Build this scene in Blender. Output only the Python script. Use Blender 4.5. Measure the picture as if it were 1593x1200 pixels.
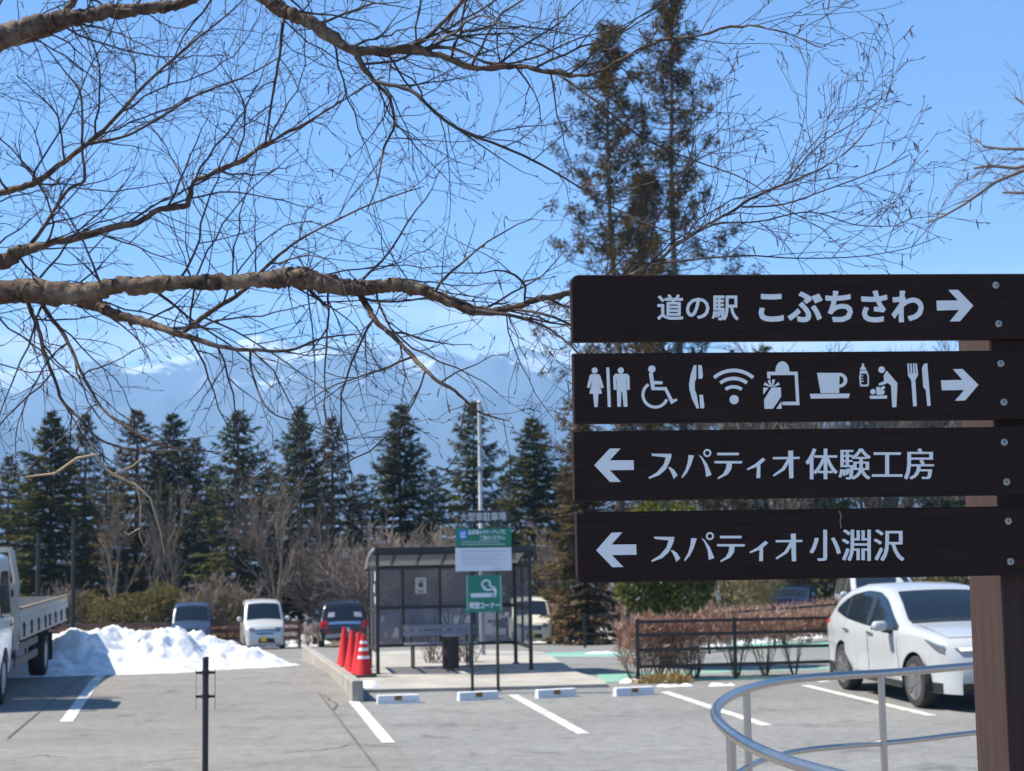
import bpy, bmesh, math, random
from mathutils import Vector, Matrix, noise
from math import sin, cos, tan, pi, radians, sqrt, atan2, exp

for _o in list(bpy.data.objects):
    bpy.data.objects.remove(_o, do_unlink=True)
scene = bpy.context.scene
COL = scene.collection

# ------------------------------------------------------------------ camera
IMG_W, IMG_H, FOC = 1593.0, 1200.0, 2400.0          # photograph size and focal length in its pixels
PITCH = math.degrees(math.atan(245.0 / FOC))
ROLL = -0.9
EYE = Vector((0.0, 0.0, 2.25))
CAM_M = Matrix.Rotation(radians(90 + PITCH), 3, 'X') @ Matrix.Rotation(radians(ROLL), 3, 'Z')
cam_data = bpy.data.cameras.new('camera')
cam = bpy.data.objects.new('camera', cam_data)
COL.objects.link(cam)
cam.matrix_world = Matrix.Translation(EYE) @ CAM_M.to_4x4()
cam_data.sensor_width = 36.0
cam_data.lens = 36.0 * FOC / IMG_W
cam_data.clip_start = 0.05
cam_data.clip_end = 40000.0
cam_data.dof.use_dof = True
cam_data.dof.focus_distance = 3.7
cam_data.dof.aperture_fstop = 9.2
scene.camera = cam

# ------------------------------------------------------------------ sun, sky, exposure
SUN_DIR = Vector((0.78, -0.10, -1.0)).normalized()       # the way the light travels
SUN_EL = math.asin(-SUN_DIR.z)
SUN_ROT = atan2(-SUN_DIR.x, -SUN_DIR.y)
sun_data = bpy.data.lights.new('sun', 'SUN')
sun_data.energy = 5.0
sun_data.angle = radians(0.53)
sun_data.color = (1.0, 0.945, 0.83)
sun = bpy.data.objects.new('sun', sun_data)
COL.objects.link(sun)
sun.location = (-30, 5, 40)
sun.rotation_euler = SUN_DIR.to_track_quat('-Z', 'Y').to_euler()

world = bpy.data.worlds.new('World')
scene.world = world
world.use_nodes = True
def build_world():
    nt = world.node_tree
    nt.nodes.clear()
    N, L = nt.nodes.new, nt.links.new
    out = N('ShaderNodeOutputWorld')
    bg = N('ShaderNodeBackground')
    bg.inputs['Strength'].default_value = 0.105
    sky = N('ShaderNodeTexSky')
    sky.sky_type = 'NISHITA'
    sky.sun_disc = False
    sky.sun_elevation = SUN_EL
    sky.sun_rotation = SUN_ROT
    sky.altitude = 3000
    sky.air_density = 0.6
    sky.dust_density = 0.0
    sky.ozone_density = 5.0
    # thin bright clouds low over the mountains, broken by noise, all the way round the horizon
    tc = N('ShaderNodeTexCoord')
    sep = N('ShaderNodeSeparateXYZ')
    L(tc.outputs['Generated'], sep.inputs[0])
    mp = N('ShaderNodeMapping')
    mp.inputs['Scale'].default_value = (9.0, 9.0, 30.0)
    mp.inputs['Location'].default_value = (3.1, 0.4, 1.7)
    L(tc.outputs['Generated'], mp.inputs[0])
    no = N('ShaderNodeTexNoise')
    no.inputs['Scale'].default_value = 1.0
    no.inputs['Detail'].default_value = 7.0
    no.inputs['Roughness'].default_value = 0.58
    L(mp.outputs[0], no.inputs['Vector'])
    band = N('ShaderNodeValToRGB')
    e = band.color_ramp.elements
    e[0].position, e[0].color = 0.06, (0.5, 0.5, 0.5, 1)
    e[1].position, e[1].color = 0.17, (0, 0, 0, 1)
    m = band.color_ramp.elements.new(0.125); m.color = (1, 1, 1, 1)
    m = band.color_ramp.elements.new(0.148); m.color = (0.8, 0.8, 0.8, 1)
    L(sep.outputs['Z'], band.inputs[0])
    ramp = N('ShaderNodeValToRGB')
    e = ramp.color_ramp.elements
    e[0].position, e[0].color = 0.44, (0, 0, 0, 1)
    e[1].position, e[1].color = 0.60, (1, 1, 1, 1)
    L(no.outputs['Fac'], ramp.inputs[0])
    mul = N('ShaderNodeMath'); mul.operation = 'MULTIPLY'
    L(band.outputs[0], mul.inputs[0]); L(ramp.outputs[0], mul.inputs[1])
    tint = N('ShaderNodeMix'); tint.data_type = 'RGBA'; tint.blend_type = 'MULTIPLY'
    tint.inputs[0].default_value = 1.0
    L(sky.outputs[0], tint.inputs[6]); tint.inputs[7].default_value = SKY_TINT
    mix = N('ShaderNodeMix'); mix.data_type = 'RGBA'
    L(mul.outputs[0], mix.inputs[0])
    L(tint.outputs[2], mix.inputs[6])
    mix.inputs[7].default_value = (5.6, 5.7, 6.0, 1)
    L(mix.outputs[2], bg.inputs['Color'])
    L(bg.outputs[0], out.inputs['Surface'])
SKY_TINT = (0.47, 0.98, 1.22, 1)
build_world()
scene.view_settings.view_transform = 'Standard'
scene.view_settings.look = 'None'
scene.view_settings.exposure = 1.1
scene.view_settings.gamma = 1.0
scene.view_settings.use_curve_mapping = False
scene.cycles.use_denoising = True
scene.cycles.max_bounces = 8
scene.cycles.transparent_max_bounces = 24
scene.cycles.volume_bounces = 2

# ------------------------------------------------------------------ helpers
def ray(px, py):
    d = CAM_M @ Vector(((px - IMG_W / 2) / FOC, -(py - IMG_H / 2) / FOC, -1.0))
    return d / d.y

def P(px, py, Y):
    """The point of the scene that lies Y metres ahead along a pixel of the photograph."""
    return EYE + ray(px, py) * Y

def smooth(a, b, x):
    t = min(1.0, max(0.0, (x - a) / (b - a)))
    return t * t * (3 - 2 * t)

def gz(x, y):
    """Height of the ground: level car park, then a slope down away from the camera."""
    k = 1.0 - 0.55 * smooth(3.0, 10.0, x)
    z = 0.0
    if y > 26:
        t = min(y, 62) - 26
        z -= 0.05 * k * (t - 2.0 * (1 - exp(-t / 2.0)))
    if y > 46:
        z -= 0.035 * smooth(5, 11, x) * (min(y, 62) - 46)
    if y > 62:
        z -= 0.05 * (min(y, 122) - 62) * smooth(62, 75, y)
    if y > 120:
        z -= 0.10 * min(y - 120, 500)
    return z

def G(px, py):
    """Where a pixel's ray meets the ground."""
    d = ray(px, py)
    t = 5.0
    while t < 140:
        p = EYE + d * t
        if p.z <= gz(p.x, p.y):
            break
        t += 0.05
    p = EYE + d * t
    return Vector((p.x, p.y, gz(p.x, p.y)))

def px_m(Y):
    return FOC / Y

class MB:
    """Collects shapes that become ONE mesh object."""
    def __init__(s):
        s.v, s.f, s.m = [], [], []
        s.cur = 0
    def add(s, verts, faces):
        b = len(s.v)
        s.v.extend(tuple(v) for v in verts)
        s.f.extend(tuple(i + b for i in f) for f in faces)
        s.m.extend([s.cur] * len(faces))
        return s
    def box(s, c, d, rot=None, bev=0.0):
        hx, hy, hz = d[0] / 2, d[1] / 2, d[2] / 2
        if bev <= 0:
            vs = [Vector((x, y, z)) for z in (-hz, hz) for y in (-hy, hy) for x in (-hx, hx)]
            fs = [(0, 2, 3, 1), (4, 5, 7, 6), (0, 1, 5, 4), (2, 6, 7, 3), (0, 4, 6, 2), (1, 3, 7, 5)]
        else:
            bm = bmesh.new()
            bmesh.ops.create_cube(bm, size=1.0)
            bmesh.ops.scale(bm, vec=(d[0], d[1], d[2]), verts=bm.verts)
            bmesh.ops.bevel(bm, geom=list(bm.edges), offset=bev, segments=2, affect='EDGES', profile=0.5)
            bm.verts.index_update()
            vs = [v.co.copy() for v in bm.verts]
            fs = [tuple(v.index for v in f.verts) for f in bm.faces]
            bm.free()
        if rot is not None:
            vs = [rot @ v for v in vs]
        c = Vector(c)
        return s.add([v + c for v in vs], fs)
    def bar(s, a, b, w, h, up=(0, 0, 1)):
        """A square bar from a to b."""
        a, b = Vector(a), Vector(b)
        d = (b - a).normalized()
        side = d.cross(Vector(up))
        if side.length < 1e-4:
            side = d.cross(Vector((1, 0, 0)))
        side.normalize()
        u = side.cross(d)
        vs = []
        for p in (a, b):
            for i, j in ((-1, -1), (1, -1), (1, 1), (-1, 1)):
                vs.append(p + side * (w / 2 * i) + u * (h / 2 * j))
        return s.add(vs, [(0, 1, 2, 3), (7, 6, 5, 4), (0, 4, 5, 1), (1, 5, 6, 2), (2, 6, 7, 3), (3, 7, 4, 0)])
    def tube(s, pts, rad, n=8, cap=True):
        pts = [Vector(p) for p in pts]
        if not isinstance(rad, (list, tuple)):
            rad = [rad] * len(pts)
        ref = None
        vs, fs = [], []
        for i, p in enumerate(pts):
            d = (pts[min(i + 1, len(pts) - 1)] - pts[max(i - 1, 0)])
            if d.length < 1e-9:
                d = Vector((0, 0, 1))
            d.normalize()
            if ref is None:
                ref = d.orthogonal().normalized()
            a = ref - d * ref.dot(d)
            if a.length < 1e-6:
                a = d.orthogonal()
            a.normalize()
            ref = a
            b = d.cross(a)
            for k in range(n):
                t = 2 * pi * k / n
                vs.append(p + (a * cos(t) + b * sin(t)) * rad[i])
        for i in range(len(pts) - 1):
            for k in range(n):
                k2 = (k + 1) % n
                fs.append((i * n + k, i * n + k2, (i + 1) * n + k2, (i + 1) * n + k))
        if cap:
            fs.append(tuple(reversed(range(n))))
            fs.append(tuple(range((len(pts) - 1) * n, len(pts) * n)))
        return s.add(vs, fs)
    def lathe(s, prof, n=24, c=(0, 0, 0), rot=None):
        """prof: (radius, height) pairs turned about the z axis."""
        vs, fs = [], []
        for r, z in prof:
            for k in range(n):
                t = 2 * pi * k / n
                v = Vector((r * cos(t), r * sin(t), z))
                vs.append(rot @ v if rot is not None else v)
        for i in range(len(prof) - 1):
            for k in range(n):
                k2 = (k + 1) % n
                fs.append((i * n + k, i * n + k2, (i + 1) * n + k2, (i + 1) * n + k))
        if prof[0][0] > 1e-4:
            fs.append(tuple(reversed(range(n))))
        if prof[-1][0] > 1e-4:
            fs.append(tuple(range((len(prof) - 1) * n, len(prof) * n)))
        c = Vector(c)
        return s.add([v + c for v in vs], fs)
    def prism(s, poly, f, t0, t1):
        """A flat outline given thickness; f(a, b, t) -> point."""
        n = len(poly)
        vs = [f(a, b, t0) for a, b in poly] + [f(a, b, t1) for a, b in poly]
        fs = [tuple(reversed(range(n))), tuple(range(n, 2 * n))]
        fs += [(i, (i + 1) % n, n + (i + 1) % n, n + i) for i in range(n)]
        return s.add(vs, fs)
    def grid(s, fn, nu, nv):
        """A sheet fn(i, j) for i in 0..nu, j in 0..nv."""
        vs = [fn(i, j) for i in range(nu + 1) for j in range(nv + 1)]
        w = nv + 1
        fs = [(i * w + j, (i + 1) * w + j, (i + 1) * w + j + 1, i * w + j + 1) for i in range(nu) for j in range(nv)]
        return s.add(vs, fs)
    def quad(s, a, b, c, d):
        return s.add([a, b, c, d], [(0, 1, 2, 3)])

def mesh_of(name, mb, mats, smooth_angle=None, fix=False):
    me = bpy.data.meshes.new(name)
    me.from_pydata(mb.v, [], mb.f)
    if not isinstance(mats, (list, tuple)):
        mats = [mats]
    for m in mats:
        me.materials.append(m)
    if len(mats) > 1:
        me.polygons.foreach_set('material_index', mb.m)
    if fix:
        bm = bmesh.new(); bm.from_mesh(me)
        bmesh.ops.recalc_face_normals(bm, faces=bm.faces)
        bm.to_mesh(me); bm.free()
    if smooth_angle is not None:
        me.polygons.foreach_set('use_smooth', [True] * len(me.polygons))
        me.set_sharp_from_angle(angle=radians(smooth_angle))
    me.update()
    return me

def obj(name, mb, mats, parent=None, smooth_angle=None, fix=False, loc=None):
    me = mb if isinstance(mb, bpy.types.Mesh) else mesh_of(name, mb, mats, smooth_angle, fix)
    o = bpy.data.objects.new(name, me)
    COL.objects.link(o)
    if parent is not None:
        o.parent = parent
    if loc is not None:
        o.location = loc
    return o

def tag(o, label, cat, group=None, kind=None):
    o['label'] = label
    o['category'] = cat
    if group:
        o['group'] = group
    if kind:
        o['kind'] = kind
    return o

def thing(name, label, cat, loc=(0, 0, 0), rotz=0.0, group=None):
    o = bpy.data.objects.new(name, None)
    COL.objects.link(o)
    o.empty_display_size = 0.1
    o.location = loc
    o.rotation_euler = (0, 0, rotz)
    return tag(o, label, cat, group)

def struct(name, mb, mats, label=None, parent=None, smooth_angle=None, fix=False):
    o = obj(name, mb, mats, parent, smooth_angle, fix)
    o['kind'] = 'structure'
    if label:
        o['label'] = label
    return o

_KIDS = {}
def copy_thing(root, loc, rotz=0.0, label=None, group=None, scale=None):
    kids = {}
    for o in bpy.data.objects:
        if o.parent is not None:
            kids.setdefault(o.parent.name, []).append(o)
    def rec(o, par):
        c = o.copy()
        COL.objects.link(c)
        if par is not None:
            c.parent = par
        for ch in kids.get(o.name, []):
            rec(ch, c)
        return c
    r = rec(root, None)
    r.location = loc
    r.rotation_euler = (0, 0, rotz)
    if scale is not None:
        r.scale = scale if isinstance(scale, (tuple, list)) else (scale,) * 3
    if label:
        r['label'] = label
    if group:
        r['group'] = group
    return r

# ------------------------------------------------------------------ materials
def mat(name, col, rough=0.6, metal=0.0, var=0.0, scale=5.0, bump=0.0, bscale=40.0, col2=None, detail=4.0, spec=0.5, stretch=None, coat=0.0, trans=0.0, contrast=(0.35, 0.65)):
    m = bpy.data.materials.new(name)
    m.use_nodes = True
    nt = m.node_tree
    b = nt.nodes['Principled BSDF']
    N, L = nt.nodes.new, nt.links.new
    b.inputs['Base Color'].default_value = (*col, 1)
    b.inputs['Roughness'].default_value = rough
    b.inputs['Metallic'].default_value = metal
    b.inputs['Specular IOR Level'].default_value = spec
    if coat:
        b.inputs['Coat Weight'].default_value = coat
        b.inputs['Coat Roughness'].default_value = 0.04
    if trans:
        b.inputs['Transmission Weight'].default_value = trans
    vec = None
    if var > 0 or col2 is not None or bump > 0:
        tc = N('ShaderNodeTexCoord')
        vec = tc.outputs['Object']
        if stretch is not None:
            mp = N('ShaderNodeMapping')
            mp.inputs['Scale'].default_value = stretch
            L(vec, mp.inputs[0]); vec = mp.outputs[0]
    if var > 0 or col2 is not None:
        no = N('ShaderNodeTexNoise')
        no.inputs['Scale'].default_value = scale
        no.inputs['Detail'].default_value = detail
        no.inputs['Roughness'].default_value = 0.6
        L(vec, no.inputs['Vector'])
        ra = N('ShaderNodeValToRGB')
        e = ra.color_ramp.elements
        if col2 is None:
            a, c = 1 - var, 1 + var
            c1 = tuple(min(1, x * a) for x in col); c2 = tuple(min(1, x * c) for x in col)
        else:
            c1, c2 = col, col2
        e[0].position, e[0].color = contrast[0], (*c1, 1)
        e[1].position, e[1].color = contrast[1], (*c2, 1)
        L(no.outputs['Fac'], ra.inputs[0])
        L(ra.outputs[0], b.inputs['Base Color'])
    if bump > 0:
        n2 = N('ShaderNodeTexNoise')
        n2.inputs['Scale'].default_value = bscale
        n2.inputs['Detail'].default_value = 5.0
        L(vec, n2.inputs['Vector'])
        bp = N('ShaderNodeBump')
        bp.inputs['Strength'].default_value = bump
        bp.inputs['Distance'].default_value = 0.02
        L(n2.outputs['Fac'], bp.inputs['Height'])
        L(bp.outputs[0], b.inputs['Normal'])
    return m

def leaf_mat(name, c1, c2, rough=0.6, scale=3.0, back=0.35):
    """Leaves: colour varied over the crown, some light let through."""
    m = bpy.data.materials.new(name)
    m.use_nodes = True
    nt = m.node_tree
    N, L = nt.nodes.new, nt.links.new
    b = nt.nodes['Principled BSDF']
    b.inputs['Roughness'].default_value = rough
    b.inputs['Specular IOR Level'].default_value = 0.3 if rough < 0.5 else 0.06
    geo = N('ShaderNodeNewGeometry')
    tc = N('ShaderNodeTexCoord')
    no = N('ShaderNodeTexNoise'); no.inputs['Scale'].default_value = scale; no.inputs['Detail'].default_value = 3
    L(tc.outputs['Object'], no.inputs['Vector'])
    ad = N('ShaderNodeMath'); ad.operation = 'MULTIPLY_ADD'
    ad.inputs[1].default_value = 0.55; 
    L(geo.outputs['Random Per Island'], ad.inputs[0])
    sc = N('ShaderNodeMath'); sc.operation = 'MULTIPLY'; sc.inputs[1].default_value = 0.5
    L(no.outputs['Fac'], sc.inputs[0]); L(sc.outputs[0], ad.inputs[2])
    ra = N('ShaderNodeValToRGB')
    e = ra.color_ramp.elements
    e[0].position, e[0].color = 0.15, (*c1, 1)
    e[1].position, e[1].color = 0.85, (*c2, 1)
    L(ad.outputs[0], ra.inputs[0])
    L(ra.outputs[0], b.inputs['Base Color'])
    tr = N('ShaderNodeBsdfTranslucent'); L(ra.outputs[0], tr.inputs['Color'])
    mx = N('ShaderNodeMixShader'); mx.inputs[0].default_value = back
    L(b.outputs[0], mx.inputs[1]); L(tr.outputs[0], mx.inputs[2])
    L(mx.outputs[0], nt.nodes['Material Output'].inputs['Surface'])
    return m

def sheet_glass(name, tint, alpha, rough=0.08):
    """A thin tinted sheet: partly clear, partly a reflecting tinted film."""
    m = bpy.data.materials.new(name)
    m.use_nodes = True
    nt = m.node_tree
    N, L = nt.nodes.new, nt.links.new
    b = nt.nodes['Principled BSDF']
    b.inputs['Base Color'].default_value = (*tint, 1)
    b.inputs['Roughness'].default_value = rough
    t = N('ShaderNodeBsdfTransparent')
    mx = N('ShaderNodeMixShader'); mx.inputs[0].default_value = alpha
    L(t.outputs[0], mx.inputs[1]); L(b.outputs[0], mx.inputs[2])
    L(mx.outputs[0], nt.nodes['Material Output'].inputs['Surface'])
    return m

UDIR = Vector((-0.18, 0.9837, 0.0))          # the way the parking bays run, away from the camera
VDIR = Vector((0.9837, 0.18, 0.0))           # across the bays
# ------------------------------------------------------------------ ground, asphalt, markings
M_earth = mat('dry_earth', (0.16, 0.125, 0.085), 0.95, var=0.0, scale=0.35, col2=(0.075, 0.062, 0.045), bump=0.6, bscale=6)
def asphalt(name, c1, c2, sand=0.0):
    m = bpy.data.materials.new(name)
    m.use_nodes = True
    nt = m.node_tree; N, L = nt.nodes.new, nt.links.new
    b = nt.nodes['Principled BSDF']
    tc = N('ShaderNodeTexCoord')
    big = N('ShaderNodeTexNoise'); big.inputs['Scale'].default_value = 0.55; big.inputs['Detail'].default_value = 6; big.inputs['Roughness'].default_value = 0.62
    fine = N('ShaderNodeTexNoise'); fine.inputs['Scale'].default_value = 55; fine.inputs['Detail'].default_value = 3
    mid = N('ShaderNodeTexNoise'); mid.inputs['Scale'].default_value = 5; mid.inputs['Detail'].default_value = 5; mid.inputs['Roughness'].default_value = 0.7
    st = N('ShaderNodeMapping'); st.inputs['Rotation'].default_value = (0, 0, radians(-10)); st.inputs['Scale'].default_value = (0.35, 1.2, 1)
    L(tc.outputs['Object'], st.inputs[0]); L(st.outputs[0], big.inputs['Vector'])
    for n in (fine, mid): L(tc.outputs['Object'], n.inputs['Vector'])
    r1 = N('ShaderNodeValToRGB'); e = r1.color_ramp.elements
    e[0].position, e[0].color = 0.3, (*c1, 1); e[1].position, e[1].color = 0.7, (*c2, 1)
    L(big.outputs['Fac'], r1.inputs[0])
    r2 = N('ShaderNodeMapRange'); r2.inputs['From Min'].default_value = 0.3; r2.inputs['From Max'].default_value = 0.7
    r2.inputs['To Min'].default_value = 0.80; r2.inputs['To Max'].default_value = 1.18
    L(mid.outputs['Fac'], r2.inputs[0])
    r3 = N('ShaderNodeMapRange'); r3.inputs['From Min'].default_value = 0.3; r3.inputs['From Max'].default_value = 0.7
    r3.inputs['To Min'].default_value = 0.68; r3.inputs['To Max'].default_value = 1.32
    L(fine.outputs['Fac'], r3.inputs[0])
    mm = N('ShaderNodeMath'); mm.operation = 'MULTIPLY'; L(r2.outputs[0], mm.inputs[0]); L(r3.outputs[0], mm.inputs[1])
    vm = N('ShaderNodeVectorMath'); vm.operation = 'SCALE'; L(r1.outputs[0], vm.inputs[0]); L(mm.outputs[0], vm.inputs['Scale'])
    # old oil and damp blotches, and faint lighter wear
    sp = N('ShaderNodeTexNoise'); sp.inputs['Scale'].default_value = 1.6; sp.inputs['Detail'].default_value = 4; sp.inputs['Roughness'].default_value = 0.55; sp.inputs['Distortion'].default_value = 0.6
    L(tc.outputs['Object'], sp.inputs['Vector'])
    rs = N('ShaderNodeValToRGB'); e = rs.color_ramp.elements
    e[0].position, e[0].color = 0.30, (0.66, 0.66, 0.66, 1); e[1].position, e[1].color = 0.42, (1, 1, 1, 1)
    w_ = rs.color_ramp.elements.new(0.66); w_.color = (1.0, 1.0, 1.0, 1); w_ = rs.color_ramp.elements.new(0.76); w_.color = (1.16, 1.14, 1.1, 1)
    L(sp.outputs['Fac'], rs.inputs[0])
    ml = N('ShaderNodeVectorMath'); ml.operation = 'MULTIPLY'; L(vm.outputs[0], ml.inputs[0]); L(rs.outputs[0], ml.inputs[1])
    L(ml.outputs[0], b.inputs['Base Color'])
    b.inputs['Roughness'].default_value = 0.88
    b.inputs['Specular IOR Level'].default_value = 0.35
    bp = N('ShaderNodeBump'); bp.inputs['Strength'].default_value = 0.35; bp.inputs['Distance'].default_value = 0.01
    L(fine.outputs['Fac'], bp.inputs['Height']); L(bp.outputs[0], b.inputs['Normal'])
    return m
M_asph_old = asphalt('asphalt_old', (0.168, 0.156, 0.140), (0.240, 0.222, 0.199))
M_asph = asphalt('asphalt_grey', (0.172, 0.168, 0.157), (0.232, 0.227, 0.213))
M_white = mat('road_paint_white', (0.66, 0.65, 0.62), 0.75, scale=7, col2=(0.33, 0.32, 0.30), contrast=(0.42, 0.66), bump=0.2)
M_green = mat('road_paint_green', (0.14, 0.33, 0.26), 0.8, scale=2.5, col2=(0.21, 0.40, 0.32), bump=0.1)
M_conc = mat('concrete_pale', (0.40, 0.37, 0.325), 0.9, scale=1.2, col2=(0.30, 0.275, 0.24), bump=0.25, bscale=30)
M_kerb = mat('concrete_kerb', (0.36, 0.325, 0.275), 0.92, scale=3.5, col2=(0.25, 0.225, 0.19), bump=0.4, bscale=25)
M_snow = mat('snow', (0.60, 0.58, 0.55), 0.6, bump=0.6, bscale=14, scale=2.6, col2=(0.78, 0.79, 0.80), contrast=(0.30, 0.52), detail=7)
M_snow.node_tree.nodes['Principled BSDF'].inputs['Subsurface Weight'].default_value = 0.0
M_pave = mat('terrace_paving', (0.28, 0.26, 0.24), 0.9, scale=3, col2=(0.22, 0.2, 0.19), bump=0.2)
M_tar = mat('tar_joint', (0.095, 0.09, 0.085), 0.85, var=0.3, scale=2)

def build_ground():
    mb = MB()
    ys = [-30 + 4 * i for i in range(10)] + [10 + 2 * i for i in range(36)] + [85 + 5 * i for i in range(14)] + [160, 180, 210, 250, 300, 370, 460, 580, 700, 1000, 1500, 2200, 3000, 4200, 6000, 8400]
    xs = [-8400, -5000, -3000, -1800, -1000, -600, -350, -200, -120, -80] + [-60 + 4 * i for i in range(31)] + [80, 120, 200, 350, 600, 1000, 1800, 3000, 5000, 8400]
    def f(i, j):
        x, y = xs[i], ys[j]
        z = gz(x, y) - (0.03 if 5 < y < 66 and abs(x) < 62 else 0.0)
        if y > 66: z += 0.35 * noise.noise((x * 0.06, y * 0.06, 0))
        return (x, y, z)
    mb.grid(f, len(xs) - 1, len(ys) - 1)
    struct('ground', mb, M_earth, smooth_angle=60, fix=True)
    # asphalt: an older, browner half and a greyer half, meeting along the line of the kerb
    sx = lambda y: -2.28 - 0.183 * (y - 22.7)
    ya = [9.6, 12, 15, 18, 21, 24] + [26 + i for i in range(36)]
    a, b = MB(), MB()
    a.grid(lambda i, j: (lambda y: (lambda x: (x, y, gz(x, y) + 0.001))(sx(y) + (-44 - sx(y)) * i / 14))(ya[j]), 14, len(ya) - 1)
    b.grid(lambda i, j: (lambda y: (lambda x: (x, y, gz(x, y) + 0.003))(sx(y) + (44 - sx(y)) * i / 24))(ya[j]), 24, len(ya) - 1)
    struct('parking_lot', a, M_asph_old, smooth_angle=60, fix=True)
    struct('road', b, M_asph, smooth_angle=60, fix=True)
    # terrace the photographer stands on, its edge just below the frame
    t = MB()
    t.box((0, -5.2, 0.325), (70, 30, 0.65))
    struct('terrace_floor', t, M_pave)

def strip(mb, a, b, w, lift=0.008, n=8):
    """A painted line from a to b lying on the ground."""
    a, b = Vector((a[0], a[1], 0)), Vector((b[0], b[1], 0))
    d = (b - a).normalized(); s = Vector((-d.y, d.x, 0)) * w / 2
    def f(i, j):
        p = a + (b - a) * i / n + s * (1 if j else -1)
        return (p.x, p.y, gz(p.x, p.y) + lift)
    mb.grid(f, n, 1)

build_ground()

def g2(px, py):
    p = G(px, py); return (p.x, p.y)
for a, b, w in (((172, 1042), (103, 1124), 0.17), ((550, 1092), (605, 1157), 0.15), ((797, 1082), (908, 1143), 0.15), ((1033, 1077), (1192, 1130), 0.15), ((1252, 1067), (1450, 1115), 0.15)):
    mb = MB(); strip(mb, g2(*a), g2(*b), w)
    struct('parking_line', mb, M_white, fix=True)
mb = MB(); strip(mb, g2(700, 1016), g2(1010, 1024), 0.13, n=16); struct('road_line', mb, M_white, fix=True)
mb = MB(); strip(mb, g2(690, 1026), g2(870, 1021), 0.12, n=12); struct('road_line', mb, M_white, fix=True)
def band(pts, lift=0.007):
    mb = MB()
    near = [G(*p) for p in pts[0]]; far = [G(*p) for p in pts[1]]
    n = len(near)
    def f(i, j):
        k = i / 12 * (n - 1); q = min(int(k), n - 2); t = k - q
        r = near if j == 0 else far
        p = r[q].lerp(r[q + 1], t)
        return (p.x, p.y, gz(p.x, p.y) + lift)
    mb.grid(f, 12, 1)
    return mb
struct('green_lane_marking', band(([(850, 1023), (930, 1022), (1010, 1021)], [(850, 1016), (930, 1014), (1010, 1012)])), M_green, fix=True)
struct('green_lane_marking', band(([(930, 1062), (1150, 1059), (1600, 1044)], [(930, 1049), (1150, 1043), (1600, 1030)])), M_green, fix=True)
struct('green_lane_marking', band(([(1080, 1014), (1300, 1008), (1600, 998)], [(1080, 1005), (1300, 999), (1600, 990)])), M_green, fix=True)
# dark joints and cracks in the asphalt
mb = MB(); strip(mb, g2(497, 1080), g2(592, 1205), 0.03, 0.010, 12); struct('asphalt_joint', mb, M_tar, fix=True)
mb = MB(); strip(mb, g2(165, 1040), g2(12, 1150), 0.025, 0.010, 12); struct('asphalt_joint', mb, M_tar, fix=True)
def crack(pts, w):
    mb = MB(); rnd = random.Random(len(pts))
    q = []
    for (a, b) in zip(pts, pts[1:]):
        for k in range(6):
            t = k / 6
            q.append(g2(a[0] + (b[0] - a[0]) * t + rnd.uniform(-3, 3), a[1] + (b[1] - a[1]) * t + rnd.uniform(-1, 1)))
    for a, b in zip(q, q[1:]): strip(mb, a, b, w * rnd.uniform(0.4, 1.2), 0.0085, 1)
    struct('asphalt_crack', mb, M_tar, fix=True)
crack([(505, 1082), (523, 1098), (515, 1110)], 0.03)
crack([(440, 1172), (500, 1168), (560, 1158)], 0.02)
crack([(330, 1178), (250, 1185), (180, 1192)], 0.016)
crack([(0, 1186), (60, 1176), (110, 1180)], 0.014)

# concrete pad under the smoking shelter
def pad():
    pts = [G(566, 1079), G(760, 1075), G(945, 1070), G(936, 1062), G(900, 1052), G(872, 1040), G(845, 1033), G(700, 1032), G(560, 1036), G(555, 1050)]
    mb = MB()
    n = len(pts)
    vs = [(p.x, p.y, 0.055) for p in pts] + [(p.x, p.y, -0.3) for p in pts]
    mb.add(vs, [tuple(range(n))] + [(i, (i + 1) % n, n + (i + 1) % n, n + i) for i in range(n)])
    struct('pavement', mb, M_conc, fix=True)
pad()

# thick concrete kerb dividing the two halves, in cast lengths
def kerb():
    a, b = Vector((-2.30, 22.65, 0)), Vector((-5.15, 38.2, 0))
    d = (b - a).normalized(); s = Vector((-d.y, d.x, 0))
    root = thing('kerb_wall', 'long low concrete kerb running back from beside the wheel stops', 'kerb', a)
    L = (b - a).length; n = 8; seg = L / n
    for k in range(n):
        mb = MB()
        p, q = d * (k * seg + 0.006), d * ((k + 1) * seg - 0.006)
        gp = gz(a.x + p.x, a.y + p.y); gq = gz(a.x + q.x, a.y + q.y)
        w, h, c = 0.08, 0.30, 0.015
        prof = [(-w, -0.12), (-w, h - c), (-w + c, h), (w - c, h), (w, h - c), (w, -0.12)]
        tp, tq = 0.30 - 0.47 * k / n, 0.30 - 0.47 * (k + 1) / n
        vs = [p + s * u + Vector((0, 0, gp - 0.12 if z < 0 else z - h + tp)) for u, z in prof] + [q + s * u + Vector((0, 0, gq - 0.12 if z < 0 else z - h + tq)) for u, z in prof]
        m = len(prof)
        mb.add(vs, [tuple(range(m)), tuple(range(2 * m - 1, m - 1, -1))] + [(i, (i + 1) % m, m + (i + 1) % m, m + i) for i in range(m)])
        obj('kerb_stone', mb, M_kerb, root, fix=True)
kerb()
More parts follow.
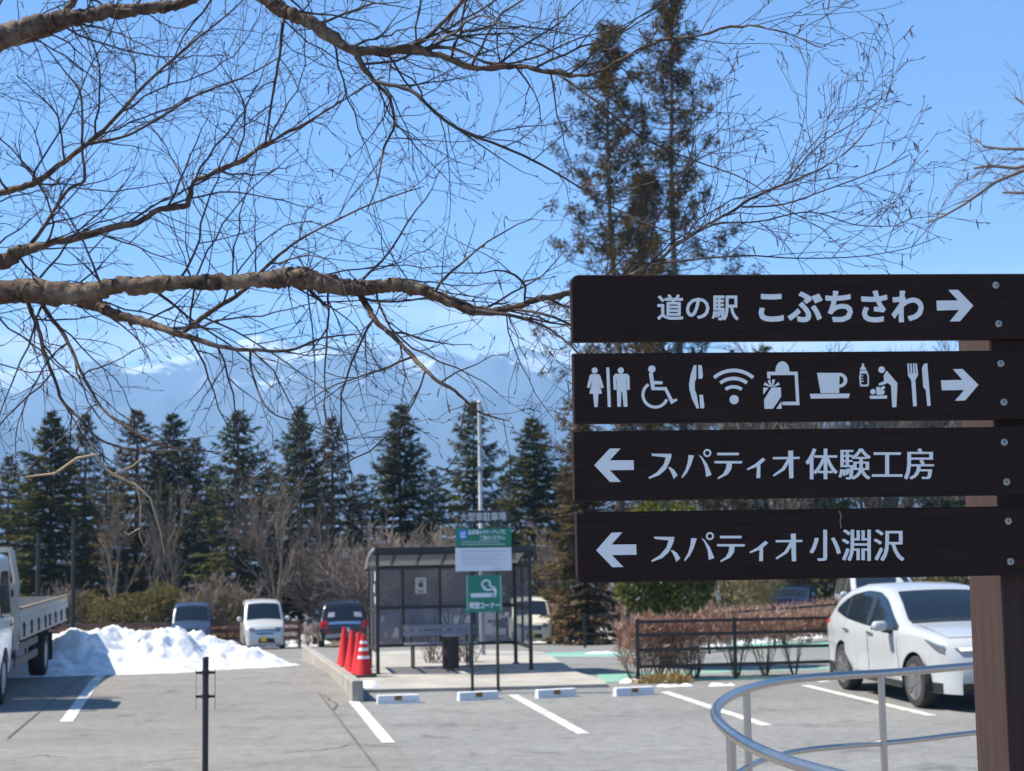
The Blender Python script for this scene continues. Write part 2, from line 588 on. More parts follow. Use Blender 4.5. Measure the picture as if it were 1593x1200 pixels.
# ------------------------------------------------------------------ the brown finger board
M_signwood = mat('sign_board_brown', (0.023, 0.0140, 0.0120), 0.8, scale=2.2, col2=(0.034, 0.0205, 0.0175), bump=0.4, bscale=22, stretch=(3, 1, 60), spec=0.12, detail=7)
M_post = mat('sign_post_brown', (0.050, 0.024, 0.020), 0.8, scale=2.5, col2=(0.030, 0.015, 0.0125), bump=0.35, bscale=26, stretch=(30, 30, 1.5), spec=0.35)
M_letter = mat('sign_lettering', (0.74, 0.73, 0.70), 0.6)
M_steel = mat('screw_steel', (0.34, 0.33, 0.30), 0.6, metal=0.3, var=0.3, scale=200)
M_slot = mat('screw_slot', (0.015, 0.013, 0.012), 0.8)

ALPHA = radians(4.2)
SA = Vector((cos(ALPHA), sin(ALPHA), 0)); SN = Vector((sin(ALPHA), -cos(ALPHA), 0))   # along the board; out of its face
SP0 = P(890, 480, 3.45)
POST_U = 1.049
SIGN_BASE = Vector((SP0.x + SA.x * POST_U, SP0.y + SA.y * POST_U, 0.65)) - SN * 0.13
sign = thing('direction_sign', 'dark brown wooden direction sign of four stacked boards with white lettering and arrows', 'sign', SIGN_BASE, ALPHA)
def S(px, py):
    """Pixel -> (u, z) on the face of the boards, in the sign's own frame."""
    d = ray(px, py)
    t = SN.dot(SP0 - EYE) / SN.dot(d)
    p = EYE + d * t - SIGN_BASE
    return (p.dot(SA), p.z)
FACE = -SN.dot(SP0 - SIGN_BASE)     # y of the board face in the sign's frame (towards the camera is negative)
def on_face(a, b, t):
    return Vector((a, FACE - t, b))

def text_mesh(s, bold=0.0, res=3):
    cu = bpy.data.curves.new('lettering', 'FONT')
    cu.body = s
    cu.size = 1.0
    cu.resolution_u = res
    cu.offset = bold
    o = bpy.data.objects.new('lettering', cu)
    COL.objects.link(o)
    dg = bpy.context.evaluated_depsgraph_get()
    me = bpy.data.meshes.new_from_object(o.evaluated_get(dg))
    vs = [(v.co.x, v.co.y) for v in me.vertices]
    fs = [tuple(p.vertices) for p in me.polygons]
    bpy.data.objects.remove(o, do_unlink=True)
    bpy.data.curves.remove(cu)
    bpy.data.meshes.remove(me)
    x0 = min(v[0] for v in vs); x1 = max(v[0] for v in vs); y0 = min(v[1] for v in vs); y1 = max(v[1] for v in vs)
    return [((x - x0) / (x1 - x0), (y - y0) / (y1 - y0)) for x, y in vs], fs

def board(top, bot, left, round_top=False, round_bot=False):
    """One plank: pixel heights of its edges at the left and right, its left end."""
    z1 = S(*top)[1]; z0 = S(*bot)[1]; x0 = S(left, (top[1] + bot[1]) / 2)[0]
    x1 = 0.42
    r = 0.017
    pts = []
    def corner(cx, cz, a0):
        for k in range(7):
            t = a0 + k * (pi / 2) / 6
            pts.append((cx + r * cos(t), cz + r * sin(t)))
    if round_bot: corner(x0 + r, z0 + r, pi)
    else: pts.append((x0, z0))
    pts.append((x1, z0)); pts.append((x1, z1))
    if round_top: corner(x0 + r, z1 - r, pi / 2)
    else: pts.append((x0, z1))
    # front face set back by a tiny chamfer
    mb = MB()
    n = len(pts)
    cx = sum(p[0] for p in pts) / n; cz = sum(p[1] for p in pts) / n
    ch = 0.0022
    ins = [(x + (ch if x < cx else -ch), z + (ch if z < cz else -ch)) for x, z in pts]
    vs = [on_face(a, b, 0.0) for a, b in ins] + [on_face(a, b, -0.0022) for a, b in pts] + [on_face(a, b, -0.03) for a, b in pts]
    fs = [tuple(range(n)), tuple(reversed(range(2 * n, 3 * n)))]
    for q in (0, 1):
        fs += [(q * n + i, q * n + (i + 1) % n, (q + 1) * n + (i + 1) % n, (q + 1) * n + i) for i in range(n)]
    mb.add(vs, fs)
    return obj('board', mb, M_signwood, sign, fix=True)

def put_text(parent, s, box, bold=0.0, wide=0.0, res=3, heavy=0.0):
    """Lettering fitted to a pixel box (left, top, right, bottom) of the photograph."""
    vs, fs = text_mesh(s, bold, res)
    l, t, r, b = box
    c00, c10, c01, c11 = S(l, b), S(r, b), S(l, t), S(r, t)
    mb = MB()
    shifts = [(0.0, 0.0)]
    if wide: shifts = [(-wide, 0), (-wide / 2, 0), (0, 0), (wide / 2, 0), (wide, 0)]
    if heavy: shifts = [(0, 0)] + [(heavy * cos(pi * k / 4), heavy * sin(pi * k / 4)) for k in range(8)]
    for q, (sh, sv) in enumerate(shifts):
        out = []
        for x, y in vs:
            u = (c00[0] * (1 - x) + c10[0] * x) * (1 - y) + (c01[0] * (1 - x) + c11[0] * x) * y
            z = (c00[1] * (1 - x) + c10[1] * x) * (1 - y) + (c01[1] * (1 - x) + c11[1] * x) * y
            out.append(on_face(u + sh, z + sv, 0.0006 + 0.00005 * q))
        mb.add(out, fs)
    return obj('lettering', mb, M_letter, parent)

def put_polys(name, parent, polys, m=None, lift=0.0006, th=0.0):
    mb = MB()
    for q, poly in enumerate(polys):
        pts = [S(*p) for p in poly]
        mb.prism(pts, on_face, lift - 0.0005 + 0.00004 * q, lift + 0.00004 * q)
    return obj(name, mb, m or M_letter, parent, fix=True)

def circ(cx, cy, r, n=20, a0=0.0, a1=2 * pi, ry=None):
    return [(cx + r * cos(a0 + (a1 - a0) * k / n), cy + (ry or r) * sin(a0 + (a1 - a0) * k / n)) for k in range(n if abs(a1 - a0 - 2 * pi) < 1e-6 else n + 1)]
def arcband(cx, cy, r0, r1, a0, a1, n=14):
    a0, a1 = radians(a0), radians(a1)
    o = [(cx + r1 * cos(a0 + (a1 - a0) * k / n), cy + r1 * sin(a0 + (a1 - a0) * k / n)) for k in range(n + 1)]
    i = [(cx + r0 * cos(a0 + (a1 - a0) * k / n), cy + r0 * sin(a0 + (a1 - a0) * k / n)) for k in range(n + 1)]
    return o + i[::-1]
def Z1(pts): return [(870 + x * 370 / 1593, 410 + y * 270 / 1162) for x, y in pts]      # coordinates read off enlargements of the photograph
def Z2(pts): return [(1223 + x * 370 / 1593, 410 + y * 270 / 1162) for x, y in pts]
def Z3(pts): return [(870 + x * 370 / 1593, 650 + y * 270 / 1162) for x, y in pts]
def Z4(pts): return [(1223 + x * 370 / 1593, 650 + y * 270 / 1162) for x, y in pts]
def Z6(pts): return [(1130 + x * 330 / 1593, 540 + y * 120 / 579) for x, y in pts]

def screw(parent, px, py, turn):
    u, z = S(px, py)
    mb = MB()
    R = Matrix.Rotation(radians(90), 3, 'X')
    mb.cur = 0
    mb.lathe([(0.0082, 0.0), (0.0080, 0.0016), (0.0060, 0.0032), (0.0, 0.0036)], 18, (u, FACE, z), R)
    mb.cur = 1
    c, s_ = cos(turn), sin(turn)
    for a, b in ((c, s_), (-s_, c)):
        mb.bar((u - a * 0.0036, FACE - 0.0034, z - b * 0.0036), (u + a * 0.0036, FACE - 0.0034, z + b * 0.0036), 0.0013, 0.0008, up=(0, 1, 0))
    obj('screw', mb, [M_steel, M_slot], parent, smooth_angle=40, fix=True)

# boards from top to bottom
b1 = board((1200, 427), (1200, 529.5), 889, round_top=True)
b1['label'] = 'top board of the sign reading michi-no-eki with a right arrow'
b2 = board((1200, 548), (1200, 656), 892)
b2['label'] = 'board of white service symbols, second from the top'
b3 = board((1200, 668), (1200, 775.5), 892)
b3['label'] = 'third board with a left arrow and a thin scratch below it'
b4 = board((1200, 793), (1200, 902), 897, round_bot=True)
b4['label'] = 'bottom board with a left arrow and a rounded lower corner'
mb = MB(); mb.box((0.0, 0.001, 1.0975), (0.15, 0.198, 2.195), bev=0.006)
obj('post', mb, M_post, sign, smooth_angle=40)
mb = MB(); mb.box((0.0, 0.001, 0.02), (0.20, 0.25, 0.04), bev=0.008)
obj('base_plate', mb, M_slot, sign)

# first board: place name and arrow
put_text(b1, '道の駅', (1023, 459, 1148, 498), heavy=0.0013)
put_text(b1, 'こぶちさわ', (1181, 453, 1436, 501), bold=0.018, heavy=0.0014)
ARW = lambda z: z
put_polys('arrow', b1, [Z2([(1006, 250), (1150, 248), (1086, 178), (1150, 177), (1253, 283), (1164, 388), (1095, 389), (1158, 312), (1010, 316)])])
# second board: symbols
sym = lambda n, polys: put_polys(n, b2, polys)
sym('women_symbol', [circ(*Z1([(237, 717)])[0], 4.7),
    Z1([(212, 741), (262, 741), (275, 752), (298, 832), (280, 838), (262, 782), (270, 812), (287, 873), (262, 874), (257, 962), (235, 962), (226, 874), (201, 872), (216, 812), (222, 782), (202, 836), (185, 830), (203, 752)])])
sym('divider_symbol', [Z1([(314, 697), (335, 697), (346, 961), (325, 962)])])
sym('men_symbol', [circ(*Z1([(412, 717)])[0], 4.8),
    Z1([(375, 739), (455, 739), (470, 755), (472, 846), (454, 847), (452, 775), (449, 775), (457, 960), (431, 960), (422, 860), (415, 860), (413, 960), (389, 960), (383, 775), (380, 775), (384, 847), (364, 846), (361, 757)])])
sym('wheelchair_symbol', [circ(*Z1([(620, 708)])[0], 5.7),
    Z1([(600, 735), (625, 730), (634, 787), (692, 790), (692, 810), (637, 810), (639, 828), (718, 828), (760, 912), (786, 905), (791, 918), (750, 944), (706, 850), (617, 848)]),
    arcband(*Z1([(643, 880)])[0], 17.0, 21.6, 22, 237)])
sym('telephone_symbol', [Z1([(900, 683), (918, 681), (918, 772), (908, 790), (908, 850), (920, 878), (936, 970), (920, 972), (890, 910), (873, 850), (869, 810), (880, 745)]),
    Z1([(930, 681), (954, 682), (962, 745), (958, 772), (932, 773)]), Z1([(938, 880), (962, 880), (972, 960), (965, 972), (944, 970)])])
cx, cy = Z1([(1171, 905)])[0]
wf = [circ(cx, cy + 1.7, 7.2)]
for r0, r1, hw in ((18.2, 23.4, 37), (31, 36.5, 38), (43.5, 49, 41)):
    k = 0.98
    o = arcband(cx - 0.8, cy + 2.5, r0, r1, -90 - hw, -90 + hw)
    wf.append([(x, y) for x, y in o])
sym('wifi_symbol', wf)
sym('shopping_symbol', [Z6([(305, 186), (535, 186), (549, 437), (420, 437), (420, 412), (523, 410), (512, 211), (330, 212), (330, 238), (307, 236)]),
    [Z6([(368, 186)])[0]] + [Z6([(420 + 52 * cos(t), 178 - 70 * sin(t))])[0] for t in [pi - pi * k / 12 for k in range(13)]] + [Z6([(478, 186)])[0]],
    Z6([(276, 305), (316, 306), (277, 360)]), Z6([(338, 305), (408, 304), (411, 372), (350, 464), (286, 465), (283, 395)]), Z6([(412, 408), (415, 464), (374, 464)]),
    Z6([(330, 302), (278, 285), (290, 264), (335, 298)]), Z6([(332, 298), (308, 255), (328, 243), (340, 296)]), Z6([(340, 296), (344, 245), (366, 246), (350, 296)]), Z6([(348, 300), (390, 264), (401, 283), (354, 303)])])
hx, hy = Z6([(850, 250)])[0]
sym('cup_symbol', [Z6([(680, 195), (850, 195), (846, 346), (708, 347)]),
    [Z6([(846 + 62 * cos(t), 250 - 56 * sin(t))])[0] for t in [pi / 2 - pi * k / 14 for k in range(15)]] + [Z6([(848 + 32 * cos(t), 250 - 32 * sin(t))])[0] for t in [-pi / 2 + pi * k / 14 for k in range(15)]],
    Z6([(625, 352), (927, 350), (918, 384), (634, 388)])])
sym('baby_bottle_symbol', [Z6([(1018, 124), (1032, 124), (1034, 146), (1048, 160), (1048, 172), (1004, 172), (1004, 160), (1016, 146)]),
    Z6([(1002, 178), (1056, 176), (1058, 190), (1070, 215), (1070, 285), (1064, 296), (1008, 297), (1003, 288), (996, 220), (1002, 200)])])
put_polys('bottle_window', b2, [Z6([(1010, 202), (1050, 200), (1058, 220), (1058, 282), (1014, 283), (1008, 222)])], M_signwood, 0.0011)
sym('bottle_scale', [Z6([(1006, 214), (1026, 214), (1026, 221), (1006, 221)]), Z6([(1008, 234), (1026, 234), (1026, 241), (1008, 241)]), Z6([(1009, 254), (1030, 254), (1030, 261), (1009, 261)])])
for o in bpy.data.objects:
    if o.name.startswith('bottle_scale'): o.location.y -= 0.001
sym('baby_care_symbol', [circ(*Z6([(1166, 171)])[0], 5.2),
    Z6([(1203, 178), (1284, 272), (1276, 452), (1245, 453), (1236, 290), (1210, 270), (1190, 280), (1148, 292), (1143, 274), (1184, 256), (1180, 215)]),
    circ(*Z6([(1100, 336)])[0], 4.2), Z6([(1124, 302), (1146, 300), (1160, 318), (1156, 304), (1186, 292), (1192, 310), (1172, 322), (1188, 330), (1186, 350), (1170, 360), (1128, 359)]),
    Z6([(1076, 366), (1206, 364), (1206, 388), (1078, 390)])])
sym('fork_symbol', [Z6([(1358, 124), (1370, 124), (1376, 200), (1383, 200), (1379, 124), (1391, 124), (1396, 200), (1402, 200), (1400, 124), (1412, 124), (1416, 200), (1422, 200), (1418, 124), (1430, 124), (1439, 210), (1418, 250), (1430, 445), (1402, 446), (1388, 252), (1364, 215)])])
sym('knife_symbol', [Z6([(1508, 122), (1534, 441), (1508, 443), (1497, 325), (1478, 300), (1468, 160), (1482, 128)])])
put_polys('arrow', b2, [Z2([(1036, 783), (1180, 780), (1116, 708), (1180, 707), (1288, 813), (1198, 918), (1130, 920), (1192, 848), (1042, 850)])])
# third and fourth board: the katakana is drawn stroke by stroke, thick and thin as on the boards
def kata(parent, Z, dx, dy, sc):
    T = lambda pts: [(620 + (x - 620) * sc + dx, 305 + (y - 305) * sc + dy) for x, y in pts]
    su = [[(615, 241), (752, 243), (748, 275), (735, 268), (622, 256)], [(718, 252), (752, 246), (742, 290), (715, 345), (670, 385), (602, 410), (598, 400), (655, 365), (700, 312)], [(728, 330), (745, 332), (770, 350), (792, 386), (766, 410), (752, 372)]]
    pa = [[(866, 250), (903, 253), (880, 322), (855, 370), (824, 405), (818, 397), (845, 350), (860, 300)], [(933, 248), (955, 262), (990, 310), (1020, 383), (984, 397), (975, 330), (955, 280)]]
    ring = arcband(991, 237, 15, 27, 0, 180, 12), arcband(991, 237, 15, 27, 180, 360, 12)
    te = [[(1058, 235), (1204, 235), (1202, 252), (1058, 252)], [(1038, 290), (1226, 291), (1222, 307), (1040, 306)], [(1122, 300), (1158, 300), (1152, 345), (1128, 380), (1064, 412), (1060, 402), (1098, 375), (1116, 340)]]
    ti = [[(1362, 268), (1381, 283), (1350, 310), (1320, 330), (1260, 352), (1256, 342), (1310, 312)], [(1324, 318), (1347, 306), (1346, 404), (1320, 405)]]
    o_ = [[(1430, 264), (1611, 262), (1609, 277), (1432, 279)], [(1532, 222), (1566, 220), (1568, 405), (1540, 406)], [(1528, 276), (1545, 290), (1510, 350), (1438, 394), (1430, 384), (1490, 340)]]
    for g in (su, pa + list(ring), te, ti, o_):
        put_polys('lettering', parent, [Z(T(p)) for p in g])
kata(b3, Z3, 0, 0, 1.0)
put_text(b3, '体験工房', (1254, 698, 1452, 746), bold=0.0, wide=0.0015)
put_polys('arrow', b3, [Z3([(498, 285), (500, 350), (338, 352), (413, 430), (340, 431), (234, 318), (338, 207), (410, 207), (338, 286)])])
kata(b4, Z3, 18, 556, 1.0)
put_text(b4, '小淵沢', (1260, 824, 1406, 873), bold=0.0, wide=0.0015)
put_polys('arrow', b4, [Z3([(515, 848), (518, 918), (352, 920), (430, 1000), (356, 1001), (247, 888), (350, 770), (422, 768), (350, 850)])])
put_polys('scratch', b4, [Z4([(352, 622), (360, 622), (372, 665), (364, 690), (372, 740), (364, 742), (358, 690), (364, 665)])], mat('bare_wood', (0.22, 0.17, 0.13), 0.9))
for b, pts in ((b1, ((1403, 146), (1422, 404))), (b2, ((1437, 670), (1458, 929)))):
    for k, p in enumerate(pts):
        q = Z2([p])[0]; screw(b, q[0], q[1], 0.4 + k * 0.5)
for b, pts in ((b3, ((1460, 164), (1476, 430))), (b4, ((1487, 692), (1502, 963)))):
    for k, p in enumerate(pts):
        q = Z4([p])[0]; screw(b, q[0], q[1], 0.1 + k * 0.6)
# ------------------------------------------------------------------ mountains and the air before them
def ridge_mesh(sky_px, r0, rr, r1, amp, seed, n_az=420, n_r=70):
    """A mountain range whose crest runs along the given (pixel x, pixel y) skyline at distance rr."""
    pts = []
    for px, py in sky_px:
        d = ray(px, py)
        L = sqrt(d.x * d.x + 1)
        pts.append((atan2(d.x, 1.0), EYE.z + d.z / L * rr))
    def crest(a):
        if a <= pts[0][0]: 
            return pts[0][1] + 40 * noise.noise((a * 6, seed, 0))
        for (a0, h0), (a1, h1) in zip(pts, pts[1:]):
            if a <= a1:
                t = (a - a0) / (a1 - a0)
                return h0 + (h1 - h0) * (t * t * (3 - 2 * t)) + 16 * noise.noise((a * 55, seed, 2)) + 11 * noise.noise((a * 130, seed, 5))
        return pts[-1][1] + 40 * noise.noise((a * 6, seed, 0))
    mb = MB()
    A0, A1 = radians(-62), radians(62)
    def f(i, j):
        a = A0 + (A1 - A0) * i / n_az
        s = j / n_r
        if s < 0.78: r = r0 + (rr - r0) * s / 0.78; t = s / 0.78
        else: r = rr + (r1 - rr) * (s - 0.78) / 0.22; t = 1 - (s - 0.78) / 0.22
        x, y = r * sin(a), r * cos(a)
        h = -62 + (crest(a) + 62) * (0.35 * t + 0.65 * t ** 1.8)
        q = Vector((x / 900.0, y / 900.0, seed))
        rid = 0.0; fr = 1.0; am = 1.0
        for _ in range(5):
            rid += am * (1 - 2 * abs(noise.noise(q * fr))); fr *= 2.1; am *= 0.5
        h += amp * (rid - 1.0) * (4 * t * (1 - t) * 0.8 + 0.28 * min(1, t * 3)) * (0.5 + t)
        return (x, y, h)
    mb.grid(f, n_az, n_r)
    return mb

def mountain_mat(name, low, snow_at, snow_soft, amount):
    m = bpy.data.materials.new(name); m.use_nodes = True
    nt = m.node_tree; N, L = nt.nodes.new, nt.links.new
    b = nt.nodes['Principled BSDF']; b.inputs['Roughness'].default_value = 0.95
    b.inputs['Specular IOR Level'].default_value = 0.1
    geo = N('ShaderNodeNewGeometry'); sep = N('ShaderNodeSeparateXYZ'); L(geo.outputs['Position'], sep.inputs[0])
    no = N('ShaderNodeTexNoise'); no.inputs['Scale'].default_value = 0.006; no.inputs['Detail'].default_value = 7; no.inputs['Roughness'].default_value = 0.68
    L(geo.outputs['Position'], no.inputs['Vector'])
    mr = N('ShaderNodeMapRange'); mr.inputs['From Min'].default_value = snow_at - snow_soft; mr.inputs['From Max'].default_value = snow_at + snow_soft
    L(sep.outputs['Z'], mr.inputs[0])
    ad = N('ShaderNodeMath'); ad.operation = 'ADD'
    sc = N('ShaderNodeMath'); sc.operation = 'MULTIPLY_ADD'; sc.inputs[1].default_value = 2.4; sc.inputs[2].default_value = -1.2 + amount
    L(no.outputs['Fac'], sc.inputs[0]); L(mr.outputs[0], ad.inputs[0]); L(sc.outputs[0], ad.inputs[1])
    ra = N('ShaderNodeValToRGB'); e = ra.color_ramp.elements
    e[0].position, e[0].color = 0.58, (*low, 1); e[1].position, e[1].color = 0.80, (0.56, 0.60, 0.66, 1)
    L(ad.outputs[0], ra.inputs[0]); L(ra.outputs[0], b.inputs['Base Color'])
    return m
near_sky = [(-500, 640), (-200, 625), (0, 603), (90, 585), (190, 566), (290, 548), (400, 545), (500, 553), (560, 560), (640, 566), (700, 562), (745, 556), (772, 557), (790, 566), (812, 548), (835, 556), (870, 574), (960, 590), (1150, 612), (1400, 640), (1800, 660)]
far_sky = [(-400, 560), (-100, 590), (0, 583), (40, 576), (110, 600), (300, 560), (420, 540), (560, 560), (700, 575), (800, 556), (826, 541), (850, 539), (880, 547), (960, 570), (1200, 600), (1700, 640)]
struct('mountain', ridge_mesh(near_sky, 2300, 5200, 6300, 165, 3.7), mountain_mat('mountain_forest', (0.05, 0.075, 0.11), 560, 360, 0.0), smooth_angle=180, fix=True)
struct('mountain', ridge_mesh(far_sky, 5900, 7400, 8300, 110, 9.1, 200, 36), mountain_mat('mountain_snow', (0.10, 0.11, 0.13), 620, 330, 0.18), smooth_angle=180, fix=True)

def haze():
    m = bpy.data.materials.new('haze_air'); m.use_nodes = True
    nt = m.node_tree
    nt.nodes.remove(nt.nodes['Principled BSDF'])
    v = nt.nodes.new('ShaderNodeVolumePrincipled')
    v.inputs['Color'].default_value = (0.42, 0.68, 1.0, 1)
    v.inputs['Density'].default_value = HAZE_DENSITY
    v.inputs['Anisotropy'].default_value = 0.0
    nt.links.new(v.outputs[0], nt.nodes['Material Output'].inputs['Volume'])
    mb = MB(); mb.box((0, 0, 470), (18000, 18000, 1200))
    o = obj('haze', mb, m)
    o['kind'] = 'stuff'
    return o
HAZE_DENSITY = 0.0002
haze()
# ------------------------------------------------------------------ street furniture
M_inox = mat('stainless_steel', (0.46, 0.425, 0.39), 0.30, metal=1.0, bump=0.03, bscale=300)
M_black = mat('black_paint', (0.012, 0.013, 0.013), 0.45)
M_brownmetal = mat('dark_brown_metal', (0.022, 0.017, 0.014), 0.5, var=0.25, scale=8)
M_darkgreen = mat('dark_green_paint', (0.008, 0.022, 0.018), 0.4)
M_stop = mat('wheel_stop_white', (0.72, 0.73, 0.74), 0.65, scale=12, col2=(0.58, 0.58, 0.57), bump=0.3)
M_amber = mat('amber_plate', (0.42, 0.20, 0.03), 0.5)
M_red = mat('cone_red', (0.60, 0.008, 0.008), 0.5)
M_refl = mat('cone_white_band', (0.78, 0.76, 0.74), 0.45)
M_rubber = mat('black_rubber', (0.02, 0.02, 0.02), 0.8)
M_grey = mat('galvanised_grey', (0.36, 0.38, 0.40), 0.5, metal=0.4, var=0.12, scale=6)
M_concpole = mat('pole_concrete', (0.42, 0.42, 0.42), 0.8, var=0.1, scale=9)

# curved stainless handrail round the end of the terrace steps
def handrail():
    top = [(1640, 1029), (1600, 1030), (1500, 1037), (1400, 1046), (1320, 1050.5), (1247, 1055), (1195, 1063), (1155, 1074), (1128, 1087), (1112, 1103), (1114, 1120), (1133, 1139), (1162, 1158), (1200, 1176), (1250, 1193), (1310, 1209), (1400, 1232), (1500, 1256)]
    z = 1.60
    pts = []
    for px, py in top:
        d = ray(px, py); t = (z - EYE.z) / d.z
        pts.append(EYE + d * t)
    # smooth the plan
    for _ in range(2):
        q = [pts[0]]
        for a, b in zip(pts, pts[1:]):
            q += [a * 0.75 + b * 0.25, a * 0.25 + b * 0.75]
        q.append(pts[-1]); pts = q
    c = pts[len(pts) // 2]
    root = thing('handrail', 'curved stainless steel handrail bending round in front of the white car', 'handrail', (c.x, c.y, 0.65))
    o = Vector((c.x, c.y, 0.65))
    mb = MB(); mb.tube([p - o for p in pts], 0.0195, 14)
    obj('top_rail', mb, M_inox, root, smooth_angle=50)
    mb = MB(); mb.tube([p - o - Vector((0, 0, 0.33)) for p in pts], 0.0135, 12)
    obj('lower_rail', mb, M_inox, root, smooth_angle=50)
    for px, py in ((1163, 1072), (1138, 1142), (1368, 1048), (1585, 1031)):
        d = ray(px, py); e = EYE + d * ((z - EYE.z) / d.z)
        best = min(pts, key=lambda p: (p - e).length)
        mb = MB(); mb.tube([Vector((best.x, best.y, 0.65)) - o, Vector((best.x, best.y, z - 0.012)) - o], 0.0165, 12)
        mb.lathe([(0.045, 0), (0.045, 0.008), (0.02, 0.012)], 16, (best.x - o.x, best.y - o.y, 0.0))
        obj('baluster', mb, M_inox, root, smooth_angle=50)
handrail()

def dark_pole():
    p = P(320, 1022, 9.0)
    root = thing('guide_pole', 'slim black pole with two pairs of rope hooks near its top', 'pole', (p.x, p.y, 0.65))
    h = p.z - 0.65
    mb = MB(); mb.tube([(0, 0, 0), (0, 0, h - 0.004), (0, 0, h)], [0.0175, 0.0175, 0.014], 12)
    obj('shaft', mb, M_black, root, smooth_angle=40)
    for dz in (0.09, 0.225):
        mb = MB()
        mb.tube([(0, 0, h - dz - 0.012), (0, 0, h - dz + 0.012)], 0.021, 12)
        mb.bar((-0.055, 0, h - dz), (0.055, 0, h - dz), 0.016, 0.014)
        obj('bracket', mb, M_black, root, smooth_angle=40)
    for sx in (-1, 1):
        mb = MB()
        mb.tube([(sx * 0.055, 0, h - 0.07), (sx * 0.055, 0, h - 0.30)], 0.0028, 6)
        obj('hook_rod', mb, M_grey, root)
dark_pole()

def wheel_stops():
    lab = ['white concrete wheel stop nearest the end of the kerb', 'white wheel stop under the green smoking sign', 'white wheel stop between the smoking sign and the dark fence', 'white wheel stop beside the corner post of the fence']
    for k, (l, r) in enumerate((((588, 1096), (650, 1094)), ((712, 1091), (775, 1088)), ((834, 1087), (895, 1084)), ((954, 1084), (1017, 1081)))):
        a, b = G(*l), G(*r)
        c = (a + b) / 2
        d = (b - a); ang = atan2(d.y, d.x)
        root = thing('wheel_stop', lab[k], 'wheel stop', (c.x, c.y, 0.003), ang, 'wheel stops at the head of the bays')
        L = 0.60
        prof = [(-0.075, 0), (-0.068, 0.05), (-0.05, 0.115), (-0.035, 0.12), (0.035, 0.12), (0.05, 0.115), (0.068, 0.05), (0.075, 0)]
        mb = MB()
        xs = [-L / 2, -L / 2 + 0.012, L / 2 - 0.012, L / 2]
        sc = [0.9, 1, 1, 0.9]
        m = len(prof)
        vs = [(x, y * s_, z * (0.96 if s_ < 1 else 1)) for x, s_ in zip(xs, sc) for y, z in prof]
        fs = [tuple(range(m)), tuple(range(4 * m - 1, 3 * m - 1, -1))]
        for i in range(3):
            fs += [(i * m + j, i * m + (j + 1) % m, (i + 1) * m + (j + 1) % m, (i + 1) * m + j) for j in range(m)]
        mb.add(vs, fs)
        obj('block', mb, M_stop, root, fix=True)
        mb = MB()
        mb.quad((-0.055, -0.0715, 0.045), (0.055, -0.0715, 0.045), (0.055, -0.0545, 0.112), (-0.055, -0.0545, 0.112))
        obj('plate', mb, M_amber, root)
        mb = MB()
        for sx in (-0.02, 0.012):
            mb.quad((sx - 0.012, -0.070, 0.055), (sx + 0.018, -0.070, 0.055), (sx + 0.018, -0.0585, 0.10), (sx - 0.012, -0.0585, 0.10))
        obj('plate_print', mb, mat('amber_print', (0.16, 0.07, 0.02), 0.6), root)
wheel_stops()

def cones():
    lab = ['red traffic cone with three white bands, foremost by the kerb', 'plain red traffic cone right behind the banded cone', 'plain red traffic cone, second behind the banded cone', 'plain red traffic cone at the far end of the kerbside cones']
    spots = [(562, 26.3), (555.5, 26.95), (545, 27.6), (533, 28.7)]
    for k, (px, Y) in enumerate(spots):
        x = (px - 796.5) / FOC * Y
        z = 0.055 if Y < 29 else gz(x, Y)
        root = thing('traffic_cone', lab[k], 'traffic cone', (x, Y, z), 0.2 * k, 'traffic cones along the kerb')
        mb = MB(); mb.lathe([(0.155, 0.03), (0.145, 0.05), (0.042, 0.68), (0.037, 0.70), (0.0, 0.70)], 24)
        mb.box((0, 0, 0.016), (0.38, 0.38, 0.032), bev=0.012)
        obj('cone_body', mb, M_red, root, smooth_angle=35)
        if k == 0:
            for z0, z1 in ((0.55, 0.595), (0.43, 0.48), (0.30, 0.35)):
                r = lambda z: 0.145 - (z - 0.05) * (0.103 / 0.63) + 0.002
                m2 = MB(); m2.lathe([(r(z0), z0), (r(z1), z1)], 24)
                obj('white_band', m2, M_refl, root, smooth_angle=60)
            m2 = MB(); m2.box((0, 0, 0.022), (0.40, 0.40, 0.036), bev=0.01)
            obj('weight', m2, M_rubber, root)
cones()

# ------------------------------------------------------------------ smoking shelter
M_frame = mat('shelter_frame_black', (0.018, 0.017, 0.017), 0.42)
M_smoke = sheet_glass('smoked_panel', (0.22, 0.22, 0.26), 0.44)
M_smokelow = sheet_glass('smoked_panel_low', (0.34, 0.36, 0.43), 0.42)
M_roofsheet = sheet_glass('roof_sheet', (0.30, 0.34, 0.40), 0.75, 0.2)
M_arch = mat('arch_edge_aluminium', (0.42, 0.42, 0.43), 0.4, metal=0.5)
M_paper = mat('white_paper', (0.72, 0.72, 0.70), 0.7)
M_ink = mat('grey_print', (0.10, 0.10, 0.11), 0.7)
M_benchslat = mat('bench_slat_lilac', (0.34, 0.34, 0.38), 0.55)
M_bin = mat('bin_brown', (0.035, 0.025, 0.02), 0.55)
SH_A = Vector((-2.37, 26.75, 0.055)); SH_ANG = atan2(0.48, 2.62)
W, D, HF, HB = 2.67, 1.47, 2.10, 1.83       # width, depth, front and rear height
